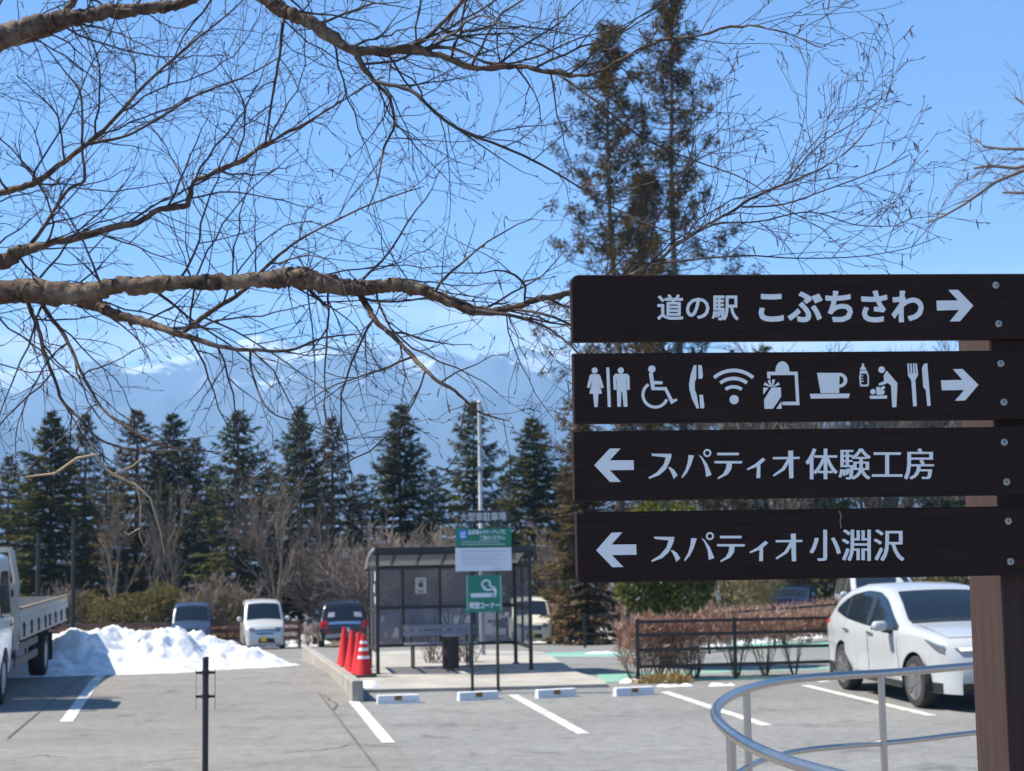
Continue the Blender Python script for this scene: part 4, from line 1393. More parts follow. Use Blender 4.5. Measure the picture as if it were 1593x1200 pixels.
def suv():
    root = thing('parked_car', 'white pearl crossover car parked behind the curved handrail', 'car', (5.93, 22.2, 0.003), atan2(-0.988, 0.15), 'cars in the car park')
    prof = [(2.24, 0.26), (2.34, 0.32), (2.37, 0.45), (2.38, 0.60), (2.35, 0.76), (2.28, 0.90), (2.12, 0.985), (1.80, 1.035), (1.40, 1.085), (1.06, 1.125), (0.98, 1.15),
            (0.55, 1.40), (0.18, 1.575), (-0.05, 1.625), (-0.45, 1.655), (-0.9, 1.645), (-1.4, 1.565), (-1.72, 1.455), (-1.80, 1.42), (-2.08, 1.20), (-2.20, 1.11), (-2.27, 1.00), (-2.33, 0.84), (-2.36, 0.62), (-2.33, 0.42), (-2.22, 0.30)]
    c = Car(root, prof, 0.925, 1.0, 0.24, (1.40, -1.29), 0.355, tumble=0.40, front_taper=0.20, rear_taper=0.13, bulge_f=0.42, bulge_r=0.14, rnd=0.09, arch=0.055, crown=0.022)
    c.body(M_pearl)
    c.wheels(spokes=5)
    T = c.tz
    # windscreen and rear window
    c.top_patch('windscreen', T(0.95, 1.17), T(0.22, 1.56), lambda f: -1.0 + 0.02 * f, lambda f: 1.0 - 0.02 * f, M_carglass, 0.006, 14, 14)
    c.top_patch('wiper_panel', T(1.06, 1.12), T(0.955, 1.168), -0.98, 0.98, M_trim, 0.008, 4, 10)
    c.top_patch('rear_window', T(-1.82, 1.40), T(-2.06, 1.22), -0.92, 0.92, M_carglass, 0.006, 8, 10)
    # side glass in three panes inside a dark surround
    zb = curve((-1.75, 1.215), (-1.2, 1.13), (-0.3, 1.065), (0.75, 1.04), (0.95, 1.05))
    zt = curve((-1.75, 1.235), (-1.5, 1.36), (-1.15, 1.47), (-0.6, 1.545), (-0.1, 1.535), (0.25, 1.43), (0.62, 1.22), (0.93, 1.065))
    c.side_patch('window_surround', -1.74, 0.90, lambda x: zb(x) - 0.012, lambda x: zt(x) + 0.012, M_trim, 0.003, 40)
    for a, b in ((-1.66, -1.22), (-1.17, -0.22), (-0.16, 0.82)):
        c.side_patch('side_window', a, b, zb, zt, M_carglass, 0.007, 16)
    # door panels stand proud of the body by their gaps
    M_gap = M_gloom
    for a, b, h in ((-0.19, 0.86, 'front'), (-1.16, -0.21, 'rear')):
        lo = lambda x: 0.36 + (max(0, 0.30 - abs(x + 1.29 - 0.02) * 0.65) if x < -0.8 else 0)
        for sg in (1, -1):
            c.side_patch('door_gap', a - 0.010, b + 0.010, lambda x: lo(x) - 0.010, lambda x: zb(x) - 0.012, M_gap, 0.0025, 18, (sg,))
            d = c.side_patch('door', a, b, lo, lambda x: zb(x) - 0.014, M_pearl, 0.007, 18, (sg,))[0]
            hx = a + 0.14; hz = 0.955
            mb = MB(); p = c.side(hx, hz, 0.03, sg); mb.box(p, (0.20, 0.022, 0.028), bev=0.008); 
            mb.box(c.side(hx - 0.09, hz, 0.016, sg), (0.02, 0.03, 0.024)); mb.box(c.side(hx + 0.09, hz, 0.016, sg), (0.02, 0.03, 0.024))
            obj('door_handle', mb, M_chrome, d, smooth_angle=40)
    c.side_patch('sill', -0.86, 0.97, lambda x: 0.245, lambda x: 0.335, M_trim, 0.012, 16)
    c.side_patch('sill', 1.82, 2.22, lambda x: 0.245, lambda x: 0.38, M_trim, 0.008, 10)
    c.side_patch('sill', -2.24, -1.72, lambda x: 0.245, lambda x: 0.40, M_trim, 0.008, 10)
    M_led = mat('lamp_white', (0.8, 0.8, 0.8), 0.2)
    for sg in (1, -1):
        c.top_patch('lamp_strip', T(2.335, 0.80), T(2.315, 0.84), sg * 0.62, sg * 0.97, M_led, 0.020, 2, 8)
    for ax in c.axles:
        for sg in (1, -1):
            mb = MB()
            def f(i, j):
                a = radians(4 + 172 * i / 20); R = c.Rw + (0.058 if j == 0 else 0.10)
                return c.side(ax + R * cos(a), c.Rw + R * sin(a), 0.010, sg)
            mb.grid(f, 20, 1)
            obj('arch_lip', mb, M_pearl, root, smooth_angle=60)
    # nose: upper lamp strip, bonnet line, lower intake, blue-lit corner trim
    c.top_patch('bonnet', T(2.10, 0.99), T(1.09, 1.12), lambda f: -0.93, lambda f: 0.93, M_pearl, 0.010, 12, 12)
    for sg in (1, -1):
        c.top_patch('headlight', T(2.355, 0.745), T(2.30, 0.87), lambda f: sg * (0.52 - 0.02 * f), lambda f: sg * (1.0 + 0.03 * f), M_lens, 0.012, 6, 10)
        c.side_patch('headlight', 1.76, 2.28, curve((1.76, 0.955), (2.0, 0.86), (2.28, 0.755)), curve((1.76, 0.96), (2.0, 0.93), (2.28, 0.875)), M_lens, 0.010, 8, (sg,))
    c.top_patch('grille', T(2.362, 0.71), T(2.31, 0.855), -0.50, 0.50, M_trim, 0.010, 6, 10)
    em = MB(); e = c.over(T(2.335, 0.80), 0, 0.016); em.lathe([(0.065, 0), (0.06, 0.01), (0, 0.012)], 20, e, Matrix.Rotation(radians(80), 3, 'Y')); obj('badge', em, M_chrome, root, smooth_angle=50)
    c.top_patch('lower_grille', T(2.372, 0.36), T(2.375, 0.62), lambda f: -0.78 + 0.25 * f, lambda f: 0.78 - 0.25 * f, M_trim, 0.012, 6, 12)
    for sg in (1, -1):
        c.top_patch('corner_trim', T(2.371, 0.43), T(2.374, 0.485), sg * 0.45, sg * 0.80, M_chrome, 0.022, 3, 6)
        c.side_patch('tail_light', -2.30, -2.05, curve((-2.30, 0.97), (-2.05, 1.03)), curve((-2.30, 1.05), (-2.05, 1.08)), M_redlens, 0.012, 6, (sg,))
    c.top_patch('tail_light', T(-2.25, 1.05), T(-2.29, 0.96), -1.0, 1.0, M_redlens, 0.012, 3, 12)
    c.top_patch('bumper_trim', T(2.24, 0.26), T(2.368, 0.40), -1.12, 1.12, M_trim, 0.008, 4, 12)
    c.top_patch('number_plate', T(2.371, 0.48), T(2.372, 0.62), -0.19, 0.19, M_wplate, 0.020, 2, 4)
    root.scale = (0.98, 0.98, 0.95)
    c.mirrors(0.70, 1.06, M_pearl, (0.15, 0.24, 0.15))
    fin = MB()
    pts = [(-1.02, 1.665), (-1.22, 1.645), (-1.24, 1.72), (-1.19, 1.735)]
    fin.prism(pts, lambda a, b, t: Vector((a, t, b)), -0.018, 0.018); obj('roof_antenna', fin, M_pearl, root)
    return root
suv()

def kei_van(name, label, loc, rotz, body_m, L=3.395, Wd=1.475, H=1.76, plate=M_yplate, nose=0.62, grille=True):
    root = thing(name, label, 'car', loc, rotz, 'cars in the car park')
    h = L / 2
    prof = [(h - 0.08, 0.20), (h - 0.02, 0.28), (h, 0.45), (h - 0.03, 0.68), (h - 0.10, 0.84), (h - 0.30, 0.94), (h - nose, 1.02), (h - nose - 0.06, 1.06), (h - nose - 0.52, H - 0.14), (h - nose - 0.70, H - 0.05), (h - nose - 1.0, H - 0.01), (0, H), (-h + 0.5, H - 0.01), (-h + 0.2, H - 0.05), (-h + 0.12, H - 0.14), (-h + 0.02, 1.0), (-h, 0.7), (-h + 0.01, 0.4), (-h + 0.08, 0.24)]
    c = Car(root, prof, Wd / 2, 0.95, 0.22, (h - 0.50, -h + 0.43), 0.275, tumble=0.14, front_taper=0.09, rear_taper=0.04, bulge_f=0.10, bulge_r=0.04, rnd=0.10, arch=0.04)
    c.body(body_m)
    c.wheels(spokes=7, width=0.16)
    T = c.tz
    c.top_patch('windscreen', T(h - nose - 0.07, 1.08), T(h - nose - 0.55, H - 0.12), -1.0, 1.0, M_carglass, 0.006, 10, 10)
    c.top_patch('rear_window', T(-h + 0.12, H - 0.16), T(-h + 0.03, 1.08), -0.9, 0.9, M_carglass, 0.006, 8, 8)
    x1 = h - nose - 0.16
    zt = curve((-h + 0.15, H - 0.18), (h - nose - 0.62, H - 0.18), (x1, 1.12))
    zb = lambda x: 1.04
    for a, b in ((-h + 0.18, -0.62), (-0.55, 0.22), (0.30, x1)):
        c.side_patch('side_window', a, b, zb, zt, M_carglass, 0.006, 12)
    c.side_patch('door_gap', 0.245, 0.262, lambda x: 0.34, lambda x: 1.02, M_gloom, 0.003, 2)
    for sg in (1, -1):
        c.top_patch('headlight', T(h - 0.035, 0.66), T(h - 0.12, 0.85), sg * 0.66, sg * 1.02, M_lens, 0.010, 5, 6)
        c.side_patch('tail_light', -h + 0.02, -h + 0.12, lambda x: 0.75, lambda x: 1.15, M_redlens, 0.008, 4, (sg,))
    if grille:
        c.top_patch('grille', T(h - 0.01, 0.58), T(h - 0.045, 0.72), lambda f: -0.60 - 0.04 * f, lambda f: 0.60 + 0.04 * f, M_trim, 0.012, 4, 8)
        c.top_patch('grille_bar', T(h - 0.03, 0.655), T(h - 0.035, 0.69), -0.60, 0.60, M_chrome, 0.020, 2, 8)
    c.top_patch('lower_grille', T(h - 0.01, 0.30), T(h, 0.42), -0.5, 0.72, M_trim, 0.012, 4, 8)
    c.top_patch('number_plate', T(h - 0.001, 0.36), T(h - 0.002, 0.51), -0.34, 0.10, plate, 0.022, 2, 4)
    c.mirrors(x1 - 0.08, 1.10, M_trim if body_m.name.startswith('navy') else body_m, (0.12, 0.18, 0.17))
    return root
def heading(dx, dy): return atan2(dy, dx)
def at_px(px, Y): 
    x = (px - 796.5) / FOC * Y
    return Vector((x, Y, gz(x, Y)))
M_silverp = paint('pale_grey_paint', (0.56, 0.56, 0.53), 0.3, 0.2)
M_navy = paint('navy_paint', (0.030, 0.045, 0.085), 0.3)
M_cream = paint('cream_paint', (0.66, 0.62, 0.50), 0.3)
M_blackp = paint('black_car_paint', (0.010, 0.011, 0.013), 0.25)
M_bluep = paint('dark_blue_car_paint', (0.015, 0.03, 0.075), 0.25)
p = at_px(406, 57.0)
kei_van('parked_van', 'pale grey microvan with a yellow plate facing the camera behind the snow heap', p, heading(0.23, -1), M_silverp)
p = at_px(298, 58.5)
kei_van('parked_van', 'dark navy boxy van half hidden behind the snow heap', p, heading(0.19, -1), M_navy, H=1.72, plate=M_wplate)
p = at_px(818, 58.0)
kei_van('parked_van', 'cream microvan half hidden by the side wall of the smoking shelter', p, heading(0.06, -1), M_cream, H=1.70, nose=0.72)
p = at_px(1222, 53.5)
kei_van('parked_car', 'dark blue car whose roof shows over the far hedge', p, heading(-0.35, -1), M_bluep, H=1.42, plate=M_wplate, nose=0.9)

def wagon():
    p = Vector((9.35, 40.2, gz(9.35, 40.2)))
    root = thing('parked_car', 'white car with a dark windscreen showing just above the roof of the white crossover', 'car', p, heading(-0.06, -1), 'cars in the car park')
    prof = [(2.2, 0.25), (2.3, 0.45), (2.28, 0.75), (2.1, 0.92), (1.45, 1.05), (1.36, 1.08), (0.45, 1.62), (0.2, 1.68), (-0.6, 1.71), (-1.6, 1.66), (-1.85, 1.58), (-2.2, 1.1), (-2.28, 0.7), (-2.2, 0.3)]
    c = Car(root, prof, 0.88, 0.98, 0.24, (1.4, -1.3), 0.33, tumble=0.25)
    c.body(M_pearl); c.wheels(spokes=5)
    T = c.tz
    c.top_patch('windscreen', T(1.33, 1.10), T(0.50, 1.59), -1.0, 1.0, M_carglass, 0.006, 10, 10)
    c.top_patch('rear_window', T(-1.88, 1.55), T(-2.18, 1.14), -0.9, 0.9, M_carglass, 0.006, 8, 8)
    zt = curve((-1.9, 1.4), (-1.5, 1.56), (0.3, 1.56), (1.2, 1.10))
    for a, b in ((-1.8, -1.05), (-0.98, 0.02), (0.09, 1.1)):
        c.side_patch('side_window', a, b, lambda x: 1.05, zt, M_carglass, 0.006, 12)
    for sg in (1, -1):
        c.top_patch('headlight', T(2.29, 0.72), T(2.14, 0.9), sg * 0.6, sg * 1.0, M_lens, 0.01, 5, 6)
    c.top_patch('grille', T(2.3, 0.5), T(2.285, 0.72), -0.55, 0.55, M_trim, 0.01, 4, 6)
    c.mirrors(1.05, 1.08, M_pearl)
wagon()

def pickup():
    p = at_px(524, 60.0)
    root = thing('parked_pickup', 'black pickup with red tail lights seen from behind beyond the kerb', 'car', p, heading(-0.20, 1), 'cars in the car park')
    prof = [(2.55, 0.35), (2.62, 0.55), (2.58, 0.95), (2.4, 1.06), (1.35, 1.14), (1.28, 1.17), (0.62, 1.70), (0.4, 1.77), (-0.1, 1.80), (-1.4, 1.79), (-2.0, 1.72), (-2.14, 1.62), (-2.42, 1.16), (-2.50, 1.08), (-2.56, 0.95), (-2.58, 0.66), (-2.56, 0.50), (-2.5, 0.42)]
    c = Car(root, prof, 0.91, 1.06, 0.36, (1.6, -1.45), 0.38, tumble=0.30, rear_taper=0.04, bulge_r=0.05, front_taper=0.08, rnd=0.08)
    c.body(M_blackp); c.wheels(spokes=6)
    T = c.tz
    c.top_patch('windscreen', T(1.26, 1.19), T(0.66, 1.67), -1, 1, M_carglass, 0.006, 10, 8)
    c.top_patch('rear_window', T(-2.16, 1.59), T(-2.42, 1.16), -0.95, 0.95, M_carglass, 0.008, 10, 10)
    for y0, y1 in ((-0.88, -0.50), (0.48, 0.80)):
        c.top_patch('window_sticker', T(-2.30, 1.35), T(-2.38, 1.22), y0, y1, M_benchslat, 0.014, 3, 4)
    zt = curve((-1.9, 1.55), (0.45, 1.62), (1.15, 1.18))
    for a, b in ((-1.85, -0.95), (-0.88, 0.05), (0.12, 1.05)):
        c.side_patch('side_window', a, b, lambda x: 1.14, zt, M_carglass, 0.006, 12)
    c.top_patch('chrome_strip', T(-2.52, 1.05), T(-2.555, 0.96), -0.78, 0.78, M_chrome, 0.012, 3, 10)
    for sg in (1, -1):
        c.top_patch('tail_light', T(-2.51, 1.07), T(-2.575, 0.82), sg * 0.82, sg * 1.05, M_redlens, 0.014, 4, 4)
        c.side_patch('tail_light', -2.56, -2.38, lambda x: 0.82, lambda x: 1.07, M_redlens, 0.012, 4, (sg,))
        c.top_patch('reflector', T(-2.58, 0.70), T(-2.58, 0.63), sg * 0.74, sg * 0.92, M_redlens, 0.014, 2, 3)
    c.top_patch('rear_bumper', T(-2.575, 0.60), T(-2.53, 0.47), -1.0, 1.0, M_grey, 0.03, 4, 10)
    c.top_patch('number_plate', T(-2.578, 0.80), T(-2.58, 0.66), -0.26, 0.08, M_wplate, 0.014, 2, 3)
    for y in (-0.5, 0.5):
        mb = MB(); mb.bar((0.3, y, 1.86), (-1.7, y, 1.86), 0.04, 0.03)
        for x in (0.2, -0.7, -1.6): mb.box((x, y, 1.82), (0.05, 0.04, 0.07))
        obj('roof_rail', mb, M_trim, root)
    for x in (-0.1, -1.3):
        mb = MB(); mb.bar((x, -0.56, 1.89), (x, 0.56, 1.89), 0.06, 0.03); obj('roof_bar', mb, M_trim, root)
pickup()

# ------------------------------------------------------------------ the flatbed lorry
M_cabwhite = paint('lorry_white_paint', (0.70, 0.72, 0.74), 0.3)
M_bedgrey = mat('lorry_bed_cream', (0.42, 0.41, 0.37), 0.6, scale=3, col2=(0.33, 0.32, 0.29), bump=0.1)
M_wood = mat('lorry_bed_wood', (0.20, 0.15, 0.10), 0.8, var=0.2, scale=6)
M_dirt = mat('lorry_chassis', (0.020, 0.019, 0.018), 0.7)
M_guard = mat('lorry_guard_dark', (0.09, 0.088, 0.085), 0.6, var=0.2, scale=5)
def lorry():
    d = Vector((0.178, -0.984, 0)); l = Vector((0.984, 0.178, 0))      # forward, left
    fw = Vector((-7.62, 23.1, 0))                                        # left front wheel on the ground
    o = fw - l * 0.92 - d * 2.4
    root = thing('flatbed_lorry', 'white flatbed lorry with a dropside bed beside the snow heap', 'lorry', (o.x, o.y, 0.0), atan2(d.y, d.x))
    # local: x forward, y left; front axle at x=+2.4
    W_ = 1.0
    prof = [(3.42, 0.42), (3.46, 0.60), (3.45, 0.95), (3.40, 1.22), (3.12, 1.95), (2.98, 2.13), (2.80, 2.20), (2.2, 2.22), (1.68, 2.20), (1.58, 2.12), (1.56, 1.7), (1.56, 0.75)]
    c = Car(root, prof, 0.98, 1.2, 0.42, (2.4,), 0.38, tumble=0.07, front_taper=0.06, rear_taper=0.0, bulge_f=0.10, bulge_r=0.0, rnd=0.09, arch=0.07)
    P_, M, T = c.prof, 14, 6
    c.body(M_cabwhite)
    for o_ in list(bpy.data.objects):
        if o_.parent == root and o_.name.startswith('underbody'): bpy.data.objects.remove(o_, do_unlink=True)
    tz = c.tz
    c.top_patch('windscreen', tz(3.38, 1.26), tz(3.14, 1.91), -1, 1, M_carglass, 0.008, 10, 10)
    c.side_patch('side_window', 1.84, 2.95, lambda x: 1.28, curve((1.84, 1.95), (2.7, 1.95), (2.95, 1.4)), M_carglass, 0.008, 14)
    c.side_patch('door_gap', 1.735, 1.75, lambda x: 0.66, lambda x: 1.98, M_gloom, 0.003, 2)
    c.side_patch('headlight', 3.1, 3.38, lambda x: 0.78, lambda x: 0.98, M_lens, 0.01, 5)
    mb = MB(); mb.box((1.85, 0.985, 1.14), (0.16, 0.03, 0.04), bev=0.01); obj('door_handle', mb, M_trim, root)
    for sg in (1, -1):
        mb = MB(); mb.box((3.42, sg * 1.04, 1.62), (0.06, 0.16, 0.30), bev=0.02); mb.tube([(3.1, sg * 0.90, 1.85), (3.40, sg * 1.04, 1.85), (3.40, sg * 1.04, 1.65)], 0.014, 6)
        obj('mirror', mb, M_trim, root, smooth_angle=40)
    mb = MB(); mb.box((2.45, 0, 2.42), (1.15, 1.5, 0.46), bev=0.12); obj('cab_shadow_box', mb, M_cabwhite, root, smooth_angle=40)  # unseen box added on the cab roof to lengthen the lorry's shadow
    # chassis, fuel tank, side guards
    mb = MB()
    for y in (-0.38, 0.38): mb.box((-1.3, y, 0.68), (8.2, 0.09, 0.20))
    for x in (-4.9, -3.6, -2.2, -0.8, 0.8): mb.box((x, 0, 0.68), (0.08, 0.68, 0.14))
    mb.box((0.5, -0.6, 0.60), (0.9, 0.4, 0.36), bev=0.04); mb.box((0.4, 0.62, 0.66), (0.6, 0.36, 0.3), bev=0.03)
    obj('chassis', mb, M_dirt, root)
    for sg in (1, -1):
        for z in (0.50, 0.72):
            mb = MB(); mb.bar((1.05, sg * 0.93, z), (-1.75, sg * 0.93, z), 0.03, 0.12); obj('side_guard', mb, M_guard, root)
        for x in (0.8, -0.5, -1.6):
            mb = MB(); mb.box((x, sg * 0.90, 0.70), (0.05, 0.025, 0.42)); obj('guard_bracket', mb, M_dirt, root)
    # bed floor, headboard frame and dropsides
    xf, xr, yw = 1.30, -5.75, 1.02
    mb = MB(); mb.box(((xf + xr) / 2, 0, 0.90), (xf - xr, 2 * yw, 0.10)); obj('bed_floor', mb, M_wood, root)
    for k in range(7):
        mb = MB(); mb.box((xf - 0.4 - k * 1.05, 0, 0.80), (0.08, 1.9, 0.09)); obj('cross_bearer', mb, M_dirt, root)
    n = 2
    for sg in (1, -1):
        for k in range(n):
            a = xf - 0.06 - (xf - xr - 0.1) / n * k; b = a - (xf - xr - 0.1) / n + 0.05
            mb = MB()
            prof_ = [(0.86, 0.0), (0.86, 0.035), (1.00, 0.045), (1.04, 0.03), (1.10, 0.03), (1.14, 0.045), (1.20, 0.045), (1.24, 0.03), (1.28, 0.035), (1.335, 0.045), (1.345, 0.0)]
            vs = [(x, sg * (yw - 0.02 + y), z) for x in (a, b) for z, y in prof_]
            m_ = len(prof_)
            mb.add(vs, [tuple(range(m_)), tuple(range(2 * m_ - 1, m_ - 1, -1))] + [(i, (i + 1) % m_, m_ + (i + 1) % m_, m_ + i) for i in range(m_)])
            s_ = obj('dropside', mb, M_bedgrey, root, fix=True)
            mb = MB(); mb.box(((a + b) / 2, sg * (yw + 0.005), 1.357), (a - b, 0.075, 0.022)); obj('dropside_cap', mb, M_wood, s_)
            for q in range(4):
                x = a - 0.35 - q * (a - b - 0.6) / 3
                mb = MB(); mb.box((x, sg * (yw + 0.032), 1.02), (0.045, 0.03, 0.20)); mb.tube([(x - 0.06, sg * (yw + 0.035), 0.92), (x + 0.06, sg * (yw + 0.035), 0.92)], 0.015, 6)
                obj('hinge', mb, M_dirt, s_)
    mb = MB(); mb.box((xr - 0.02, 0, 1.10), (0.05, 2.0, 0.46)); obj('tailgate', mb, M_bedgrey, root)
    M_post = M_bedgrey
    for sg in (1, -1):
        mb = MB(); mb.bar((xf + 0.02, sg * 0.98, 0.72), (xf + 0.02, sg * 0.98, 1.75), 0.07, 0.09); mb.bar((xf + 0.02, sg * 0.98, 1.74), (xf + 0.10, sg * 0.90, 2.26), 0.06, 0.08)
        obj('headboard_post', mb, M_post, root)
    for z in (1.0, 1.35, 1.7):
        mb = MB(); mb.box((xf + 0.02, 0, z), (0.04, 1.90, 0.10)); obj('headboard_rail', mb, M_post, root)
    mb = MB(); mb.bar((xf + 0.10, -0.92, 2.27), (xf + 0.10, 0.92, 2.27), 0.06, 0.08); obj('headboard_top', mb, M_post, root)
    # wheels
    for x, ys in ((2.4, (0.86, -0.86)), (-2.75, (0.84, -0.84))):
        for y in ys:
            sg = 1 if y > 0 else -1
            w = bpy.data.objects.new('wheel', None); COL.objects.link(w); w.parent = root; w.location = (x, y, 0.385)
            Rm = Matrix.Rotation(radians(90) * -sg, 3, 'X')
            h = 0.11 if x > 0 else 0.14
            mb = MB(); mb.lathe([(0.20, -h), (0.35, -h), (0.38, -h * 0.7), (0.38, h * 0.7), (0.35, h), (0.25, h), (0.235, h * 0.8)], 28, rot=Rm); obj('tyre', mb, M_tyre, w, smooth_angle=40, fix=True)
            mb = MB(); mb.lathe([(0.245, h * 0.9), (0.235, h * 0.7), (0.14, h * (0.9 if x > 0 else -0.2)), (0.06, h * (1.0 if x > 0 else 0.1)), (0, h * (1.0 if x > 0 else 0.1))], 28, rot=Rm); obj('rim', mb, M_grey, w, smooth_angle=40)
    for sg in (1, -1):
        mb = MB(); mb.box((-3.3, sg * 0.84, 0.50), (0.02, 0.36, 0.5)); obj('mudflap', mb, M_rubber, root)
lorry()
# ------------------------------------------------------------------ trees, hedges and shrubs
M_bark = mat('bark_grey_brown', (0.14, 0.11, 0.085), 0.9, scale=14, col2=(0.07, 0.055, 0.045), bump=0.5, bscale=20)
M_barkdark = mat('bark_dark', (0.055, 0.042, 0.034), 0.9, var=0.35, scale=12, bump=0.5, bscale=20)
M_twig = mat('bare_twigs', (0.175, 0.135, 0.10), 0.9, var=0.25, scale=1.2)
M_twigpink = mat('bare_twigs_greyish', (0.21, 0.16, 0.13), 0.9, var=0.25, scale=1.5)
M_spruce = leaf_mat('spruce_needles_green', (0.015, 0.020, 0.005), (0.135, 0.125, 0.028), 0.6, 0.8, 0.15)
M_spruce2 = leaf_mat('spruce_needles_bluish', (0.013, 0.019, 0.006), (0.105, 0.105, 0.030), 0.6, 0.8, 0.15)
M_spruce3 = leaf_mat('fir_needles_rusty', (0.042, 0.032, 0.011), (0.160, 0.105, 0.042), 0.7, 0.8, 0.2)
M_cedar = leaf_mat('cedar_foliage_winter', (0.030, 0.022, 0.006), (0.165, 0.105, 0.028), 0.7, 0.5, 0.25)
M_redtwig = leaf_mat('hedge_red_twigs', (0.21, 0.115, 0.082), (0.52, 0.335, 0.245), 0.9, 2.0, 0.1)
M_bush = leaf_mat('bush_leaves', (0.018, 0.034, 0.008), (0.22, 0.215, 0.035), 0.35, 1.5, 0.3)
M_olive = leaf_mat('shrub_leaves_olive', (0.060, 0.055, 0.016), (0.27, 0.215, 0.075), 0.6, 1.2, 0.3)
M_pine = leaf_mat('pine_needles_yellowish', (0.03, 0.04, 0.012), (0.17, 0.16, 0.05), 0.6, 0.8, 0.2)

def leaf_tri(V, F, c, d, up, l, w):
    """One pointed leaf or spray: from c along d, w wide."""
    s = d.cross(up)
    if s.length < 1e-5: s = d.orthogonal()
    s = s.normalized() * (w / 2)
    b = len(V)
    m = c + d * (l * 0.45)
    V += [tuple(c), tuple(m + s), tuple(c + d * l), tuple(m - s)]
    F.append((b, b + 1, b + 2, b + 3))

def rvec(r):
    while True:
        v = Vector((r.uniform(-1, 1), r.uniform(-1, 1), r.uniform(-1, 1)))
        if 0.01 < v.length < 1: return v.normalized()

def spruce_meshes(seed, h=11.0, r=2.1, bare=0.12, droop=0.25, step=0.34, dense=1.0):
    """Trunk and crown of a spruce: whorls of boughs carrying flat drooping sprays."""
    rnd = random.Random(seed)
    tb = MB()
    tb.tube([(0, 0, -0.3), (0.02, 0, h * 0.3), (-0.02, 0.02, h * 0.7), (0, 0, h * 0.99)], [h * 0.014, h * 0.011, h * 0.006, h * 0.0012], 8)
    V, F = [], []
    z = h * bare
    lop = [rnd.uniform(0.8, 1.15) for _ in range(9)]
    while z < h * 0.985:
        f = (z - h * bare) / (h * (1 - bare))
        L = r * (1 - exp(-(h - z) * 0.62 / r)) * (0.7 + 0.3 * min(1, f * 5 + 0.3)) + 0.04
        n = max(4, int((7 + 3 * (1 - f)) * dense))
        a0 = rnd.uniform(0, 6.28)
        for k in range(n):
            a = a0 + 2 * pi * k / n + rnd.uniform(-0.3, 0.3)
            l = L * rnd.uniform(0.5, 1.18) * lop[int(a * 9 / 6.3) % 9]
            rise = 0.55 * f - droop * (1 - f) + rnd.uniform(-0.12, 0.12)
            d = Vector((cos(a), sin(a), rise)).normalized()
            p = Vector((0, 0, z + rnd.uniform(-0.1, 0.1)))
            side = Vector((-sin(a), cos(a), 0))
            m = max(3, int(l / 0.135))
            for q in range(m + 1):
                t = (q + 0.6) / (m + 0.6)
                c = p + d * (l * t) + Vector((0, 0, -0.22 * l * t * t + 0.55 * l * max(0, t - 0.55) ** 1.3))
                sl = (0.12 + 0.36 * (1 - abs(t - 0.45))) * min(1.0, 0.35 + l / 1.6)
                for sg in (-1, 1):
                    dd = (d * 0.75 + side * (sg * rnd.uniform(0.5, 1.0)) + Vector((0, 0, rnd.uniform(-0.55, 0.05)))).normalized()
                    leaf_tri(V, F, c, dd, (Vector((0, 0, 1)) + rvec(rnd) * 0.5), sl * rnd.uniform(0.8, 1.5), 0.125 * rnd.uniform(0.7, 1.3))
                if rnd.random() < 0.7:
                    dd = (d * 0.6 + Vector((0, 0, rnd.uniform(-0.9, -0.2))) + rvec(rnd) * 0.4).normalized()
                    leaf_tri(V, F, c, dd, side + rvec(rnd) * 0.4, sl * rnd.uniform(0.7, 1.3), 0.10)
                leaf_tri(V, F, c, d + Vector((0, 0, 0.3)), rvec(rnd), 0.2, 0.06)
        z += step * (0.65 + 0.5 * (1 - f)) * rnd.uniform(0.8, 1.2)
    for k in range(14):
        leaf_tri(V, F, Vector((0, 0, h * 0.955 + 0.02 * k)), (Vector((cos(k * 2.4), sin(k * 2.4), 1.3))).normalized(), rvec(rnd), 0.22, 0.05)
    cb = MB(); cb.v, cb.f, cb.m = V, F, [0] * len(F)
    return mesh_of('trunk', tb, M_barkdark, 50), cb

def plant(name, label, cat, loc, parts, rotz=0.0, scale=1.0, group=None):
    root = thing(name, label, cat, loc, rotz, group)
    root.scale = scale if isinstance(scale, tuple) else (scale,) * 3
    for n, me in parts:
        o = bpy.data.objects.new(n, me); COL.objects.link(o); o.parent = root
    return root

def at(px, Y, dz=0.0):
    x = (px - 796.5) / FOC * Y
    return Vector((x, Y, gz(x, Y) + dz))

def top_h(px, py, Y):
    """Height of a tree standing at Y whose tip shows at (px, py)."""
    p = P(px, py, Y); return p.z - gz(p.x, Y)

